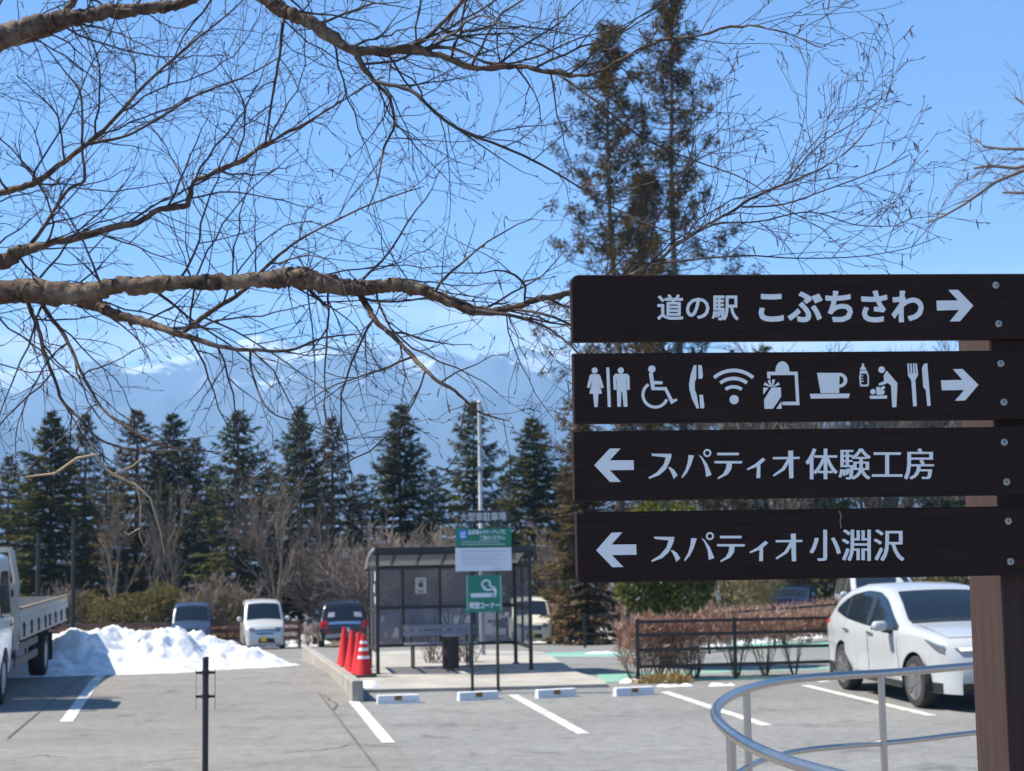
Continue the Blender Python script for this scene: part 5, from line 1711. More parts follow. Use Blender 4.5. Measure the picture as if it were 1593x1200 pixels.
SPR = []
for sd, r_, m_, bare, dens in ((1, 2.45, M_spruce, 0.15, 1.1), (2, 2.2, M_spruce2, 0.10, 1.15), (3, 1.9, M_spruce3, 0.18, 0.75), (4, 2.8, M_spruce, 0.16, 0.85), (5, 2.1, M_spruce3, 0.22, 0.65), (6, 2.3, M_spruce2, 0.20, 0.8), (7, 2.2, M_spruce3, 0.02, 1.0)):
    tm, cb = spruce_meshes(sd, 11.0, r_, bare, dense=dens)
    SPR.append((tm, mesh_of('crown', cb, m_)))
spruces = [
    (78, 640, 70, 0, 1.25, 'broad dark green spruce behind the back of the flatbed lorry'),
    (131, 640, 76, 2, 0.9, 'thin rusty tipped conifer just beside the broad spruce behind the lorry'),
    (211, 634, 74, 2, 1.15, 'rusty brown conifer above the shaded half of the snow heap'),
    (267, 638, 78, 1, 0.95, 'slender bluish spruce between the rusty conifer and the big spruce over the vans'),
    (303, 678, 80, 2, 0.9, 'low rusty conifer tucked beside the big spruce over the navy van'),
    (369, 633, 70, 3, 1.1, 'big ragged spruce rising over the gap between the navy and grey vans'),
    (465, 632, 72, 0, 0.95, 'pointed green spruce over the left corner of the pickup'),
    (515, 645, 74, 2, 1.0, 'olive brown conifer directly above the black pickup'),
    (621, 624, 72, 1, 1.05, 'dark bluish spruce with upswept boughs behind the shelter roof'),
    (735, 618, 70, 3, 1.0, 'dark spruce crossed by the pale grey pole'),
    (828, 645, 66, 1, 1.15, 'dense dark spruce between the grey pole and the direction sign'),
    (12, 706, 72, 2, 1.0, 'brownish conifer behind the lorry cab at the edge of the view'),
    (-60, 660, 74, 0, 1.1, 'green spruce beyond the lorry cab'),
    (45, 735, 84, 4, 1.1, 'lower rusty conifer filling the gap left of the broad spruce'),
    (170, 722, 86, 5, 1.2, 'lower dark conifer between the thin rusty one and the rusty brown one'),
    (238, 715, 88, 4, 1.1, 'lower rusty conifer showing between the rusty brown and the slender bluish spruce'),
    (330, 728, 85, 5, 1.1, 'lower dark spruce over the navy van'),
    (418, 722, 88, 4, 1.2, 'lower rusty conifer directly over the grey van'),
    (560, 735, 88, 5, 1.2, 'lower dark spruce between the pickup and the shelter'),
    (672, 728, 86, 5, 1.1, 'lower dark spruce showing just before the grey pole'),
    (785, 735, 84, 4, 1.1, 'lower rusty conifer between the grey pole and the dense dark spruce'),
    (878, 720, 80, 5, 1.1, 'lower dark conifer cut by the edge of the direction sign'),
    (905, 650, 54, 6, 1.15, 'rusty brown conifer behind the left ends of the sign boards'),
]
for k, (px, py, Y, kind, wd, lab) in enumerate(spruces):
    h = top_h(px, py, Y); s_ = h / 11.0
    tm, cm = SPR[kind]
    plant('spruce_tree', lab, 'tree', at(px, Y), [('trunk', tm), ('crown', cm)], k * 1.7, (s_ * wd, s_ * wd, s_), 'conifers along the far edge of the car park')

# tall thin-crowned cedars behind the sign
def cedar_meshes(seed, h, r, z0):
    rnd = random.Random(seed)
    tb = MB()
    def bend(z): return Vector((0.12 * sin(z * 0.35 + seed), 0.1 * cos(z * 0.3), z))
    tb.tube([bend(-0.3 if k == 0 else h * k / 16) for k in range(17)], [0.21 * (1 - k / 16.5) + 0.02 for k in range(17)], 8)
    bb = MB()
    V, F = [], []
    def clump(c, rad, n, out):
        for _ in range(n):
            v = rvec(rnd); p = c + v * (rad * rnd.uniform(0.1, 1.0))
            d = (v + out * 0.5 + Vector((0, 0, -0.25)) + rvec(rnd) * 0.6).normalized()
            leaf_tri(V, F, p, d, rvec(rnd), rad * rnd.uniform(0.45, 0.9), rad * rnd.uniform(0.16, 0.3))
    z = z0
    while z < h * 0.99:
        f = (z - z0) / (h - z0)
        n = rnd.choice((2, 3, 3, 4))
        a0 = rnd.uniform(0, 6.28)
        for k in range(n):
            a = a0 + 2 * pi * k / n + rnd.uniform(-0.5, 0.5)
            l = r * (1 - f ** 2.2) * rnd.uniform(0.35, 1.2) + 0.3
            d = Vector((cos(a), sin(a), rnd.uniform(-0.10, 0.22) + 0.45 * f * f))
            b = bend(z)
            pts = [b + d * (l * t) + Vector((0, 0, -0.22 * l * t * (1 - t) * 2 + 0.15 * l * t * t)) for t in (0, 0.33, 0.66, 1)]
            bb.tube(pts, [0.035, 0.026, 0.017, 0.006], 4)
            for t in (0.3, 0.52, 0.74, 0.92, 1.0):
                if rnd.random() < (0.38 if t < 0.5 else 0.86):
                    q = pts[0].lerp(pts[-1], t) + Vector((0, 0, 0.10 * l * t)) + rvec(rnd) * 0.12
                    clump(q, rnd.uniform(0.15, 0.31), 56, d)
        if rnd.random() < 0.8: clump(bend(z) + rvec(rnd) * 0.25, 0.3, 34, Vector((0, 0, 0.3)))
        z += rnd.uniform(0.24, 0.50)
    clump(Vector((0, 0, h)), 0.25, 40, Vector((0, 0, 1)))
    cb = MB(); cb.v, cb.f, cb.m = V, F, [0] * len(F)
    return mesh_of('trunk', tb, M_bark, 50), mesh_of('branches', bb, M_barkdark), mesh_of('crown', cb, M_cedar)
for px, py, Y, sd, r_, lab in ((960, 38, 60.0, 11, 3.0, 'tall thin cedar with a ragged brown-green crown over the first word of the sign'), (1058, -45, 61.0, 12, 2.9, 'tallest cedar, its tip cut by the upper edge of the view'), (1008, 270, 65.0, 13, 1.6, 'smaller cedar standing between the two tall ones')):
    h = top_h(px, py, Y)
    t_, b_, c_ = cedar_meshes(sd, h, r_, h * 0.16)
    t_.name, b_.name = 'trunk', 'branches'
    plant('cedar_tree', lab, 'tree', at(px, Y), [('trunk', t_), ('branches', b_), ('crown', c_)], 0.5, 1.0, 'tall cedars behind the sign')
    
# bare broad-leaved trees
def bare_tree(seed, h, spread=0.5, stems=1, twig_r=0.009, up=0.35, depth=4):
    rnd = random.Random(seed)
    tb, wb = MB(), MB()
    def grow(p, d, l, r, lev):
        n = 4
        pts = [p]; q = p; dd = d.copy()
        for k in range(n):
            dd = (dd + rvec(rnd) * 0.13 + Vector((0, 0, up * 0.12))).normalized()
            q = q + dd * (l / n); pts.append(q)
        rr = [max(twig_r, r * (1 - 0.55 * k / n)) for k in range(n + 1)]
        (tb if lev == 0 else wb).tube(pts, rr, 7 if lev == 0 else (4 if lev < 3 else 3), cap=False)
        if lev >= depth: return
        m = (7, 6, 5, 4, 3)[lev]
        for k in range(m):
            t = rnd.uniform(0.30 if lev == 0 else 0.15, 1.0) if k else 1.0
            i = min(int(t * n), n - 1); c = pts[i].lerp(pts[i + 1], t * n - i)
            base = (pts[i + 1] - pts[i]).normalized()
            s = rvec(rnd); s = (s - base * s.dot(base)).normalized()
            nd = (base + s * rnd.uniform(0.4, 1.1) * (spread / 0.5) + Vector((0, 0, up * rnd.uniform(0, 0.8)))).normalized()
            grow(c, nd, l * rnd.uniform(0.42, 0.72) * (1.0 - 0.25 * (t if lev == 0 else 0)), max(twig_r, rr[i] * 0.55), lev + 1)
    for s in range(stems):
        a = 6.28 * s / stems + rnd.uniform(-0.4, 0.4)
        lean = 0.0 if stems == 1 else rnd.uniform(0.2, 0.6)
        grow(Vector((0.06 * cos(a), 0.06 * sin(a), -0.1)), Vector((lean * cos(a), lean * sin(a), 1)).normalized(), h * (0.50 if stems == 1 else 0.42), h * (0.016 if stems == 1 else 0.010), 0)
    return mesh_of('trunk', tb, M_bark, 60), mesh_of('twigs', wb, M_twig)
BARE = [bare_tree(s, 10.0, 0.45, 1, 0.011) for s in (21, 22, 23)]
BUSHY = [bare_tree(s, 5.0, 0.55, 5, 0.009, 0.3, 3) for s in (31, 32)]
M_tw2 = M_twigpink
for t_, w_ in BUSHY: w_.materials[0] = M_twigpink
rnd = random.Random(5)
# brushy bare trees in front of the spruces
for k, (px, py, Y, lab) in enumerate([
    (598, 735, 64, 'bushy bare tree behind the left end of the shelter roof'), (652, 730, 63, 'bushy bare tree, tallest behind the middle of the shelter'), (700, 742, 65, 'bushy bare tree behind the notice boards'),
    (560, 770, 66, 'bare brush between the pickup and the shelter'), (425, 705, 68, 'bare tree over the pale grey van'), (335, 830, 62, 'low bare shrub above the navy van'), (102, 860, 62, 'pinkish bare shrub behind the lorry bed'), (868, 800, 60, 'bare tree at the edge of the direction sign'), (905, 850, 58, 'low bare brush above the cream van'), (850, 870, 64, 'bare thicket beyond the cream van'), (500, 760, 68, 'bare brush behind the pickup')]):
    h = top_h(px, py, Y)
    t_, w_ = BUSHY[k % 2] if k not in (4, 7) else BARE[k % 3]
    H0 = 5.0 if k not in (4, 7) else 10.0
    plant('bare_tree', lab, 'tree', at(px, Y), [('trunk', t_), ('twigs', w_)], k * 2.1, h / H0, 'bare trees at the edge of the car park')
M_pale = mat('pale_bark', (0.24, 0.195, 0.145), 0.9, scale=4, col2=(0.14, 0.11, 0.085))
PT, PW = bare_tree(44, 10.0, 0.35, 1, 0.012, 0.45, 3)
PT.materials[0] = M_pale; PT.name = 'trunk'
for k, (px, py, Y, lab) in enumerate([(176, 700, 66, 'slender pale trunked tree in front of the rusty conifers'), (285, 712, 67, 'slender pale tree before the slender bluish spruce'), (428, 690, 66, 'slender pale tree just behind the pale grey van'), (232, 745, 65, 'small pale tree above the shaded snow'), (520, 730, 66, 'pale forked tree behind the pickup')]):
    h = top_h(px, py, Y)
    plant('bare_tree', lab, 'tree', at(px, Y), [('trunk', PT), ('twigs', PW)], k * 1.9, (h / 10 * 0.8, h / 10 * 0.8, h / 10), 'slender pale trees before the conifers')
# the bare wood on the right, seen between the boards
where = ['behind the cedars', 'over the arrow boards', 'beyond the far hedge', 'behind the white cars', 'beside the sign post']
for k in range(17):
    px = 1090 + k * 27 + rnd.uniform(-8, 8); Y = rnd.uniform(58, 74)
    py = 505 + rnd.uniform(-15, 40)
    h = top_h(px, py, Y)
    t_, w_ = BARE[k % 3]
    plant('bare_tree', 'bare grey woodland tree seen through the gaps between the sign boards', 'tree', at(px, Y), [('trunk', t_), ('twigs', w_)], k * 1.3, (h / 10.0 * 0.95, h / 10.0 * 0.95, h / 10.0), 'bare woodland trees behind the sign')
for k, (px, Y, lab) in enumerate(((1290, 57, 'yellowish pine glimpsed under the lowest board beside the post'), (1462, 60, 'yellowish pine glimpsed above the white crossover'), (1190, 66, 'yellowish pine glimpsed between the upper boards'))):
    tm, cb = spruce_meshes(60 + k, 9.0, 2.6, 0.1, 0.1, 0.45, 0.8)
    plant('pine_tree', lab, 'tree', at(px, Y), [('trunk', tm), ('crown', mesh_of('crown', cb, M_pine))], k, top_h(px, (700, 640, 535)[k], Y) / 9.0, 'pines behind the sign')

# evergreen shrubs
def leaf_ball(seed, rx, ry, rz, n, l, w, lumps=9):
    rnd = random.Random(seed)
    V, F = [], []
    L_ = [(rvec(rnd), rnd.uniform(0.25, 0.5)) for _ in range(lumps)]
    for _ in range(n):
        v = rvec(rnd)
        k = 0.72 + max([0] + [s_ * max(0, v.dot(u) - 0.75) * 3.0 for u, s_ in L_])
        rr = k * (1 - 0.5 * rnd.random() ** 3)
        p = Vector((v.x * rx * rr, v.y * ry * rr, v.z * rz * rr))
        d = (v * 0.8 + rvec(rnd) * 0.9 + Vector((0, 0, 0.15))).normalized()
        leaf_tri(V, F, p, d, rvec(rnd), l * rnd.uniform(0.7, 1.3), w * rnd.uniform(0.7, 1.3))
    cb = MB(); cb.v, cb.f, cb.m = V, F, [0] * len(F)
    return cb
c = at(1030, 28.2)
root = thing('evergreen_bush', 'rounded glossy green and yellow evergreen bush behind the corner of the metal fence', 'bush', c)
mb = leaf_ball(71, 1.0, 0.95, 1.15, 7000, 0.13, 0.06, 14)
o_ = obj('leaves', mb, M_bush, root); o_.location.z = 1.88
mb = MB()
for a in range(4): mb.tube([(0.1 * cos(a * 1.6), 0.1 * sin(a * 1.6), -0.05), (0.15 * cos(a * 1.6), 0.15 * sin(a * 1.6), 1.0), (0.5 * cos(a * 1.6), 0.5 * sin(a * 1.6), 2.2)], [0.045, 0.035, 0.01], 6)
obj('stems', mb, M_barkdark, root)
SHR = [mesh_of('leaves', leaf_ball(80 + k, 1.3, 1.1, 0.95, 2600, 0.17, 0.055), M_olive) for k in range(3)]
sb = MB()
for a in range(5): sb.tube([(0, 0, -0.9), (0.6 * cos(a * 1.26), 0.6 * sin(a * 1.26), 0.3)], [0.03, 0.01], 5)
SHS = mesh_of('stems', sb, M_barkdark)
shr = [(60, 925, 62.5, 'olive shrub beneath the dark spruce behind the lorry bed'), (128, 918, 63, 'olive shrub behind the far end of the lorry bed'), (172, 928, 62, 'olive shrub above the shaded snow'), (218, 915, 63, 'olive shrub beneath the rusty conifer'), (262, 905, 64, 'tall olive shrub beside the navy van'), (350, 915, 62.5, 'yellow green shrub between the two vans'), (40, 940, 63, 'olive shrub behind the lorry headboard'), (860, 905, 60, 'dark green shrub above the cream van'), (322, 925, 63, 'olive shrub above the roof of the navy van')]
for k, (px, py, Y, lab) in enumerate(shr):
    h = top_h(px, py, Y); c = at(px, Y)
    r_ = plant('evergreen_shrub', lab, 'shrub', c + Vector((0, 0, 0.5 * h)), [('leaves', SHR[k % 3]), ('stems', SHS)], k * 1.1, (1.0 + 0.1 * (k % 3), 1.0, h * 0.5 / 0.9), 'olive shrubs along the wooden fence')

M_tan = leaf_mat('tall_dry_grass', (0.16, 0.125, 0.055), (0.42, 0.35, 0.18), 0.8, 1.2, 0.3)
TAN = mesh_of('leaves', leaf_ball(95, 1.5, 1.1, 0.95, 2600, 0.34, 0.045), M_tan)
for k, (px, Y, h, lab) in enumerate(((1120, 52, 2.9, 'tan leafy thicket right of the evergreen bush'), (1175, 57.5, 3.4, 'tan leafy thicket over the far hedge'), (1262, 58, 3.2, 'tan leafy thicket beside the white cars'), (1470, 50, 3.4, 'yellow leafy thicket above the white crossover roof'), (1420, 52, 3.2, 'yellow leafy thicket behind the white car with the dark windscreen'))):
    plant('evergreen_shrub', lab, 'shrub', at(px, Y) + Vector((0, 0, 0.5 * h)), [('leaves', TAN if k < 3 else SHR[1]), ('stems', SHS)], k * 1.3, (1.25, 1.0, h * 0.5 / 0.9), 'leafy thickets beyond the far hedge')

# clipped reddish hedges: a mass of fine twigs over bare stems
def hedge(name, label, pts, zb, zt, thick, n_per_m, stem_gap, seed, group='reddish bare hedges', m=None):
    rnd = random.Random(seed)
    o = Vector((pts[0][0], pts[0][1], gz(*pts[0])))
    root = thing(name, label, 'hedge', o, 0, group)
    V, F = [], []
    st = MB()
    for a, b in zip(pts, pts[1:]):
        a, b = Vector((*a, 0)), Vector((*b, 0)); L = (b - a).length
        d = (b - a).normalized(); s = Vector((-d.y, d.x, 0))
        for _ in range(int(n_per_m * L)):
            t = rnd.uniform(-0.02, 1.02)
            u = rnd.uniform(-1, 1); zz = rnd.random() ** 0.8
            p = a + (b - a) * t
            lump = 0.9 + 0.16 * noise.noise((p.x * 1.7, p.y * 1.7, seed)) + 0.08 * noise.noise((p.x * 5, u * 2, zz * 3))
            z = gz(p.x, p.y) + zb + (zt - zb) * zz * lump
            w = thick * (0.62 + 0.38 * sin(pi * min(1, max(0.05, zz)))) * lump
            q = Vector((p.x, p.y, z)) + s * (u * w) - o
            dd = (Vector((0, 0, 0.9)) + rvec(rnd) * 0.9 + s * u * 0.5).normalized()
            leaf_tri(V, F, q, dd, rvec(rnd), rnd.uniform(0.10, 0.26), rnd.uniform(0.012, 0.026))
        x = rnd.uniform(0, stem_gap)
        while x < L:
            p = a + d * x
            b0 = Vector((p.x, p.y, gz(p.x, p.y) - 0.03)) - o
            for k in range(9):
                g_ = rvec(rnd)
                e = b0 + Vector((g_.x * 0.34, g_.y * 0.25, zb + (zt - zb) * rnd.uniform(0.3, 0.8)))
                st.tube([b0 + Vector((g_.x * 0.03, g_.y * 0.03, 0)), b0.lerp(e, 0.5) + Vector((g_.x * 0.02, 0, 0)), e], [0.013, 0.008, 0.003], 4)
                for q_ in range(3):
                    e2 = b0.lerp(e, rnd.uniform(0.35, 0.8)); v_ = rvec(rnd)
                    st.tube([e2, e2 + Vector((v_.x * 0.16, v_.y * 0.12, rnd.uniform(0.08, 0.24)))], [0.005, 0.002], 3, cap=False)
            x += stem_gap * rnd.uniform(0.7, 1.3)
    cb = MB(); cb.v, cb.f, cb.m = V, F, [0] * len(F)
    obj('twigs', cb, m or M_redtwig, root)
    obj('stems', st, M_bark, root)['kind'] = 'stuff'
h0 = G(993, 1061)
hedge('hedge', 'reddish clipped hedge on bare stems along the metal fence beside the white car', [(h0.x + 0.05, h0.y + 0.45), (h0.x + 3.2, h0.y + 0.9), (h0.x + 5.2, h0.y + 1.15)], 0.56, 1.0, 0.30, 1150, 0.60, 1)
hedge('hedge', 'bushy unclipped end of the hedge spilling past the fence corner post', [(h0.x - 0.25, h0.y + 0.45), (h0.x + 0.95, h0.y + 0.55)], 0.16, 0.92, 0.38, 1700, 0.25, 2)
hedge('hedge', 'reddish hedge in rows beyond the road, below the second fence', [(3.6, 37.4), (9.6, 40.2), (16.5, 43.2)], 0.15, 1.02, 0.7, 1300, 0.9, 3)
hedge('hedge', 'reddish hedge rising behind the second fence', [(4.6, 41.5), (10.2, 44.2), (17, 47.0)], 0.15, 0.75, 0.8, 900, 1.0, 4)
hedge('hedge', 'tall reddish hedge between the cream van and the short fence panel', [(1.3, 57.0), (4.2, 57.4)], 0.1, 1.75, 0.9, 1600, 0.8, 5)
hedge('hedge', 'reddish hedge between the dark gate fence and the evergreen bush', [(3.4, 50.2), (6.2, 49.6)], 0.1, 1.5, 0.6, 1200, 0.8, 6)
hedge('hedge', 'low reddish hedge behind the wooden fence', [(-18.4, 60.6), (-8.0, 60.9)], 0.05, 0.85, 0.5, 800, 1.2, 7)
hedge('shrub', 'thin bare shrub with slender stems behind the smoking shelter bench', [(-1.65, 29.1), (-0.75, 29.3)], 0.2, 0.75, 0.25, 160, 0.16, 8, 'bare shrubs by the shelter', M_twigpink)
# ------------------------------------------------------------------ the bare birch whose limbs hang across the view
M_birch = bpy.data.materials.new('birch_bark'); M_birch.use_nodes = True
def birch_mat():
    nt = M_birch.node_tree; N, L = nt.nodes.new, nt.links.new
    b = nt.nodes['Principled BSDF']; b.inputs['Roughness'].default_value = 0.85; b.inputs['Specular IOR Level'].default_value = 0.2
    tc = N('ShaderNodeTexCoord')
    n1 = N('ShaderNodeTexNoise'); n1.inputs['Scale'].default_value = 9.0; n1.inputs['Detail'].default_value = 6; n1.inputs['Roughness'].default_value = 0.7
    n2 = N('ShaderNodeTexNoise'); n2.inputs['Scale'].default_value = 38; n2.inputs['Detail'].default_value = 4
    for n in (n1, n2): L(tc.outputs['Object'], n.inputs['Vector'])
    mx = N('ShaderNodeMath'); mx.operation = 'MULTIPLY_ADD'; mx.inputs[1].default_value = 0.35
    L(n2.outputs['Fac'], mx.inputs[0]); L(n1.outputs['Fac'], mx.inputs[2])
    ra = N('ShaderNodeValToRGB'); e = ra.color_ramp.elements
    e[0].position, e[0].color = 0.50, (0.028, 0.021, 0.017, 1)
    e[1].position, e[1].color = 0.84, (0.20, 0.15, 0.108, 1)
    m_ = ra.color_ramp.elements.new(0.64); m_.color = (0.092, 0.057, 0.038, 1)
    L(mx.outputs[0], ra.inputs[0]); L(ra.outputs[0], b.inputs['Base Color'])
    bp = N('ShaderNodeBump'); bp.inputs['Strength'].default_value = 0.9; bp.inputs['Distance'].default_value = 0.01
    L(mx.outputs[0], bp.inputs['Height']); L(bp.outputs[0], b.inputs['Normal'])
birch_mat()
M_birchtwig = mat('birch_twigs', (0.042, 0.027, 0.022), 0.8, var=0.35, scale=3.0)
M_catkin = mat('birch_catkins', (0.09, 0.058, 0.04), 0.85)
M_deadtwig = mat('dead_twig_tan', (0.34, 0.25, 0.15), 0.9)

def zz(pts, k, x0=0.0, y0=0.0):
    """Points read off an enlargement -> pixels of the photograph, with widths."""
    return [(x0 + p[0] * k, y0 + p[1] * k, p[2]) for p in pts]
K1 = 800 / 1593.0
# (pixel x, pixel y, thickness in pixels), start depth, end depth
LIMBS = [
    ('main', [(-420, 500, 66), (-160, 472, 56), (0, 455, 44), (60, 455, 42), (125, 458, 38), (176, 447, 30), (251, 442, 29), (326, 439, 26), (402, 437, 27), (440, 432, 30), (467, 431, 36), (502, 440, 33), (552, 448, 28), (590, 446, 24), (628, 445, 23), (678, 460, 20), (728, 479, 19), (763, 486, 17), (800, 478, 14), (843, 465, 11), (888, 458, 9), (940, 440, 8), (984, 424, 7.5), (1019, 407, 7), (1074, 366, 6), (1134, 331, 5), (1195, 296, 4), (1270, 266, 3), (1340, 215, 2.2), (1395, 122, 1.6)], 5.6, 4.6),
    ('fork', [(110, 462, 24), (150, 476, 21), (185, 491, 19), (225, 502, 16), (281, 521, 12), (351, 541, 8), (400, 545, 6.5), (452, 545, 5.5), (502, 526, 4), (560, 520, 2.5)], 5.55, 5.2),
    ('fork', [(281, 521, 8), (326, 486, 9), (376, 455, 8), (412, 418, 7), (452, 383, 5), (490, 360, 4), (527, 341, 4), (587, 314, 3), (660, 290, 2)], 5.4, 5.0),
    ('fork', [(556, 448, 13), (567, 468, 12), (587, 502, 10), (617, 527, 9), (648, 562, 8), (680, 592, 7), (704, 606, 6), (725, 624, 5), (742, 640, 4), (790, 655, 2.5)], 5.2, 4.9),
    ('droop', [(38, 455, 10), (45, 476, 9), (60, 512, 8), (70, 552, 7), (88, 597, 6), (96, 623, 5.5), (124, 651, 5), (153, 682, 4.5), (181, 694, 4), (230, 702, 3), (300, 700, 2)], 5.5, 5.2),
    ('droop', [(62, 458, 9), (72, 484, 8), (100, 523, 7), (125, 577, 6), (141, 606, 5.5), (158, 634, 5), (192, 662, 4.5), (246, 691, 4), (300, 700, 3), (335, 703, 2)], 5.5, 5.1),
    ('mid', [(-380, 520, 50), (-120, 440, 40), (0, 406, 30), (25, 394, 22), (75, 380, 14), (150, 361, 12), (216, 346, 11), (251, 326, 10), (288, 321, 9.5), (295, 300, 9), (303, 281, 8.5), (340, 265, 8), (372, 251, 8), (412, 226, 6.5), (452, 205, 5.5), (502, 176, 4.5), (545, 148, 3.5), (600, 120, 2)], 5.8, 5.3),
    ('up', [(45, 384, 8), (70, 350, 7), (105, 296, 6), (131, 281, 6), (128, 236, 5), (126, 151, 4), (100, 110, 3), (60, 60, 2)], 5.7, 5.3),
    ('upleft', [(-320, 420, 24), (-100, 335, 16), (0, 301, 12), (50, 286, 12), (100, 251, 10), (161, 202, 8), (226, 131, 6), (301, 65, 4.5), (351, 25, 3), (420, -40, 2)], 6.0, 5.6),
    ('upleft', [(140, 224, 6), (201, 210, 5), (251, 181, 4.5), (311, 146, 4), (380, 120, 3), (450, 80, 2)], 5.8, 5.5),
    ('right', [(300, -110, 34), (370, -45, 27), (417, 0, 23), (452, 22, 24), (502, 46, 21), (542, 76, 21), (577, 81, 17), (643, 76, 14), (693, 91, 11), (743, 107, 10), (793, 104, 9.5), (843, 108, 9), (913, 117, 7), (959, 100, 5.5), (1019, 66, 5), (1074, 58, 4.5), (1155, 41, 3.5), (1220, 52, 2.5), (1290, 75, 1.6)], 5.3, 4.5),
    ('right', [(555, 88, 12), (570, 112, 10), (590, 134, 7), (607, 156, 6), (613, 196, 5), (597, 231, 4.5), (587, 286, 3), (570, 330, 2)], 5.1, 5.0),
    ('right', [(586, 128, 8), (638, 141, 7), (668, 166, 6), (713, 201, 6), (800, 236, 5), (868, 271, 4), (940, 315, 3), (1010, 350, 2.5), (1080, 372, 2)], 5.0, 4.6),
    ('right', [(640, 76, 9), (668, 56, 8), (703, 20, 7), (725, -6, 6), (760, -60, 4)], 5.1, 4.9),
    ('right', [(650, 78, 7), (703, 75, 6), (768, 100, 5), (830, 90, 4), (900, 60, 3), (970, 40, 2.5), (1050, -10, 2)], 5.1, 4.6),
    ('right', [(860, 110, 5), (930, 160, 4), (1000, 215, 3.5), (1080, 250, 3), (1160, 280, 2.5), (1230, 330, 2)], 4.9, 4.5),
    ('right', [(1155, 322, 4), (1220, 318, 3.2), (1300, 290, 2.6), (1360, 268, 2.2), (1417, 240, 1.6)], 4.7, 4.5),
    ('right', [(1050, 384, 4.5), (1110, 350, 3.5), (1180, 345, 3), (1260, 330, 2.5), (1330, 350, 2), (1400, 352, 1.6)], 4.75, 4.5),
    ('right', [(1010, 412, 4), (1080, 404, 3.5), (1160, 398, 3), (1240, 402, 2.4), (1330, 400, 2), (1405, 388, 1.6), (1462, 368, 1.2)], 4.7, 4.5),
    ('right', [(1220, 285, 3), (1275, 225, 2.5), (1330, 190, 2), (1380, 145, 1.4)], 4.7, 4.5),
    ('topleft', [(-400, 210, 60), (-150, 105, 52), (0, 60, 46), (50, 44, 44), (85, 34, 36), (126, 26, 28), (201, 16, 23), (261, 9, 20), (310, -6, 17), (380, -60, 13)], 6.4, 6.0),
    ('topleft', [(95, 30, 16), (112, 5, 13), (135, -40, 10)], 6.3, 6.2),
    ('hang', [(442, 22, 7), (434, 90, 5), (424, 150, 4.5), (414, 216, 4), (412, 226, 3)], 5.2, 5.3),
    ('droop', [(390, 545, 5), (392, 580, 4), (420, 640, 3), (480, 660, 2), (540, 690, 1.4)], 5.25, 5.1),
    ('droop', [(470, 440, 8), (492, 462, 6), (512, 481, 7)], 5.2, 5.15),
    ('droop', [(740, 484, 8), (800, 492, 6.5), (850, 510, 5), (890, 540, 4), (920, 575, 3)], 4.9, 4.7),
    ('droop', [(800, 482, 5), (850, 490, 5), (900, 512, 4.5)], 4.85, 4.7),
]
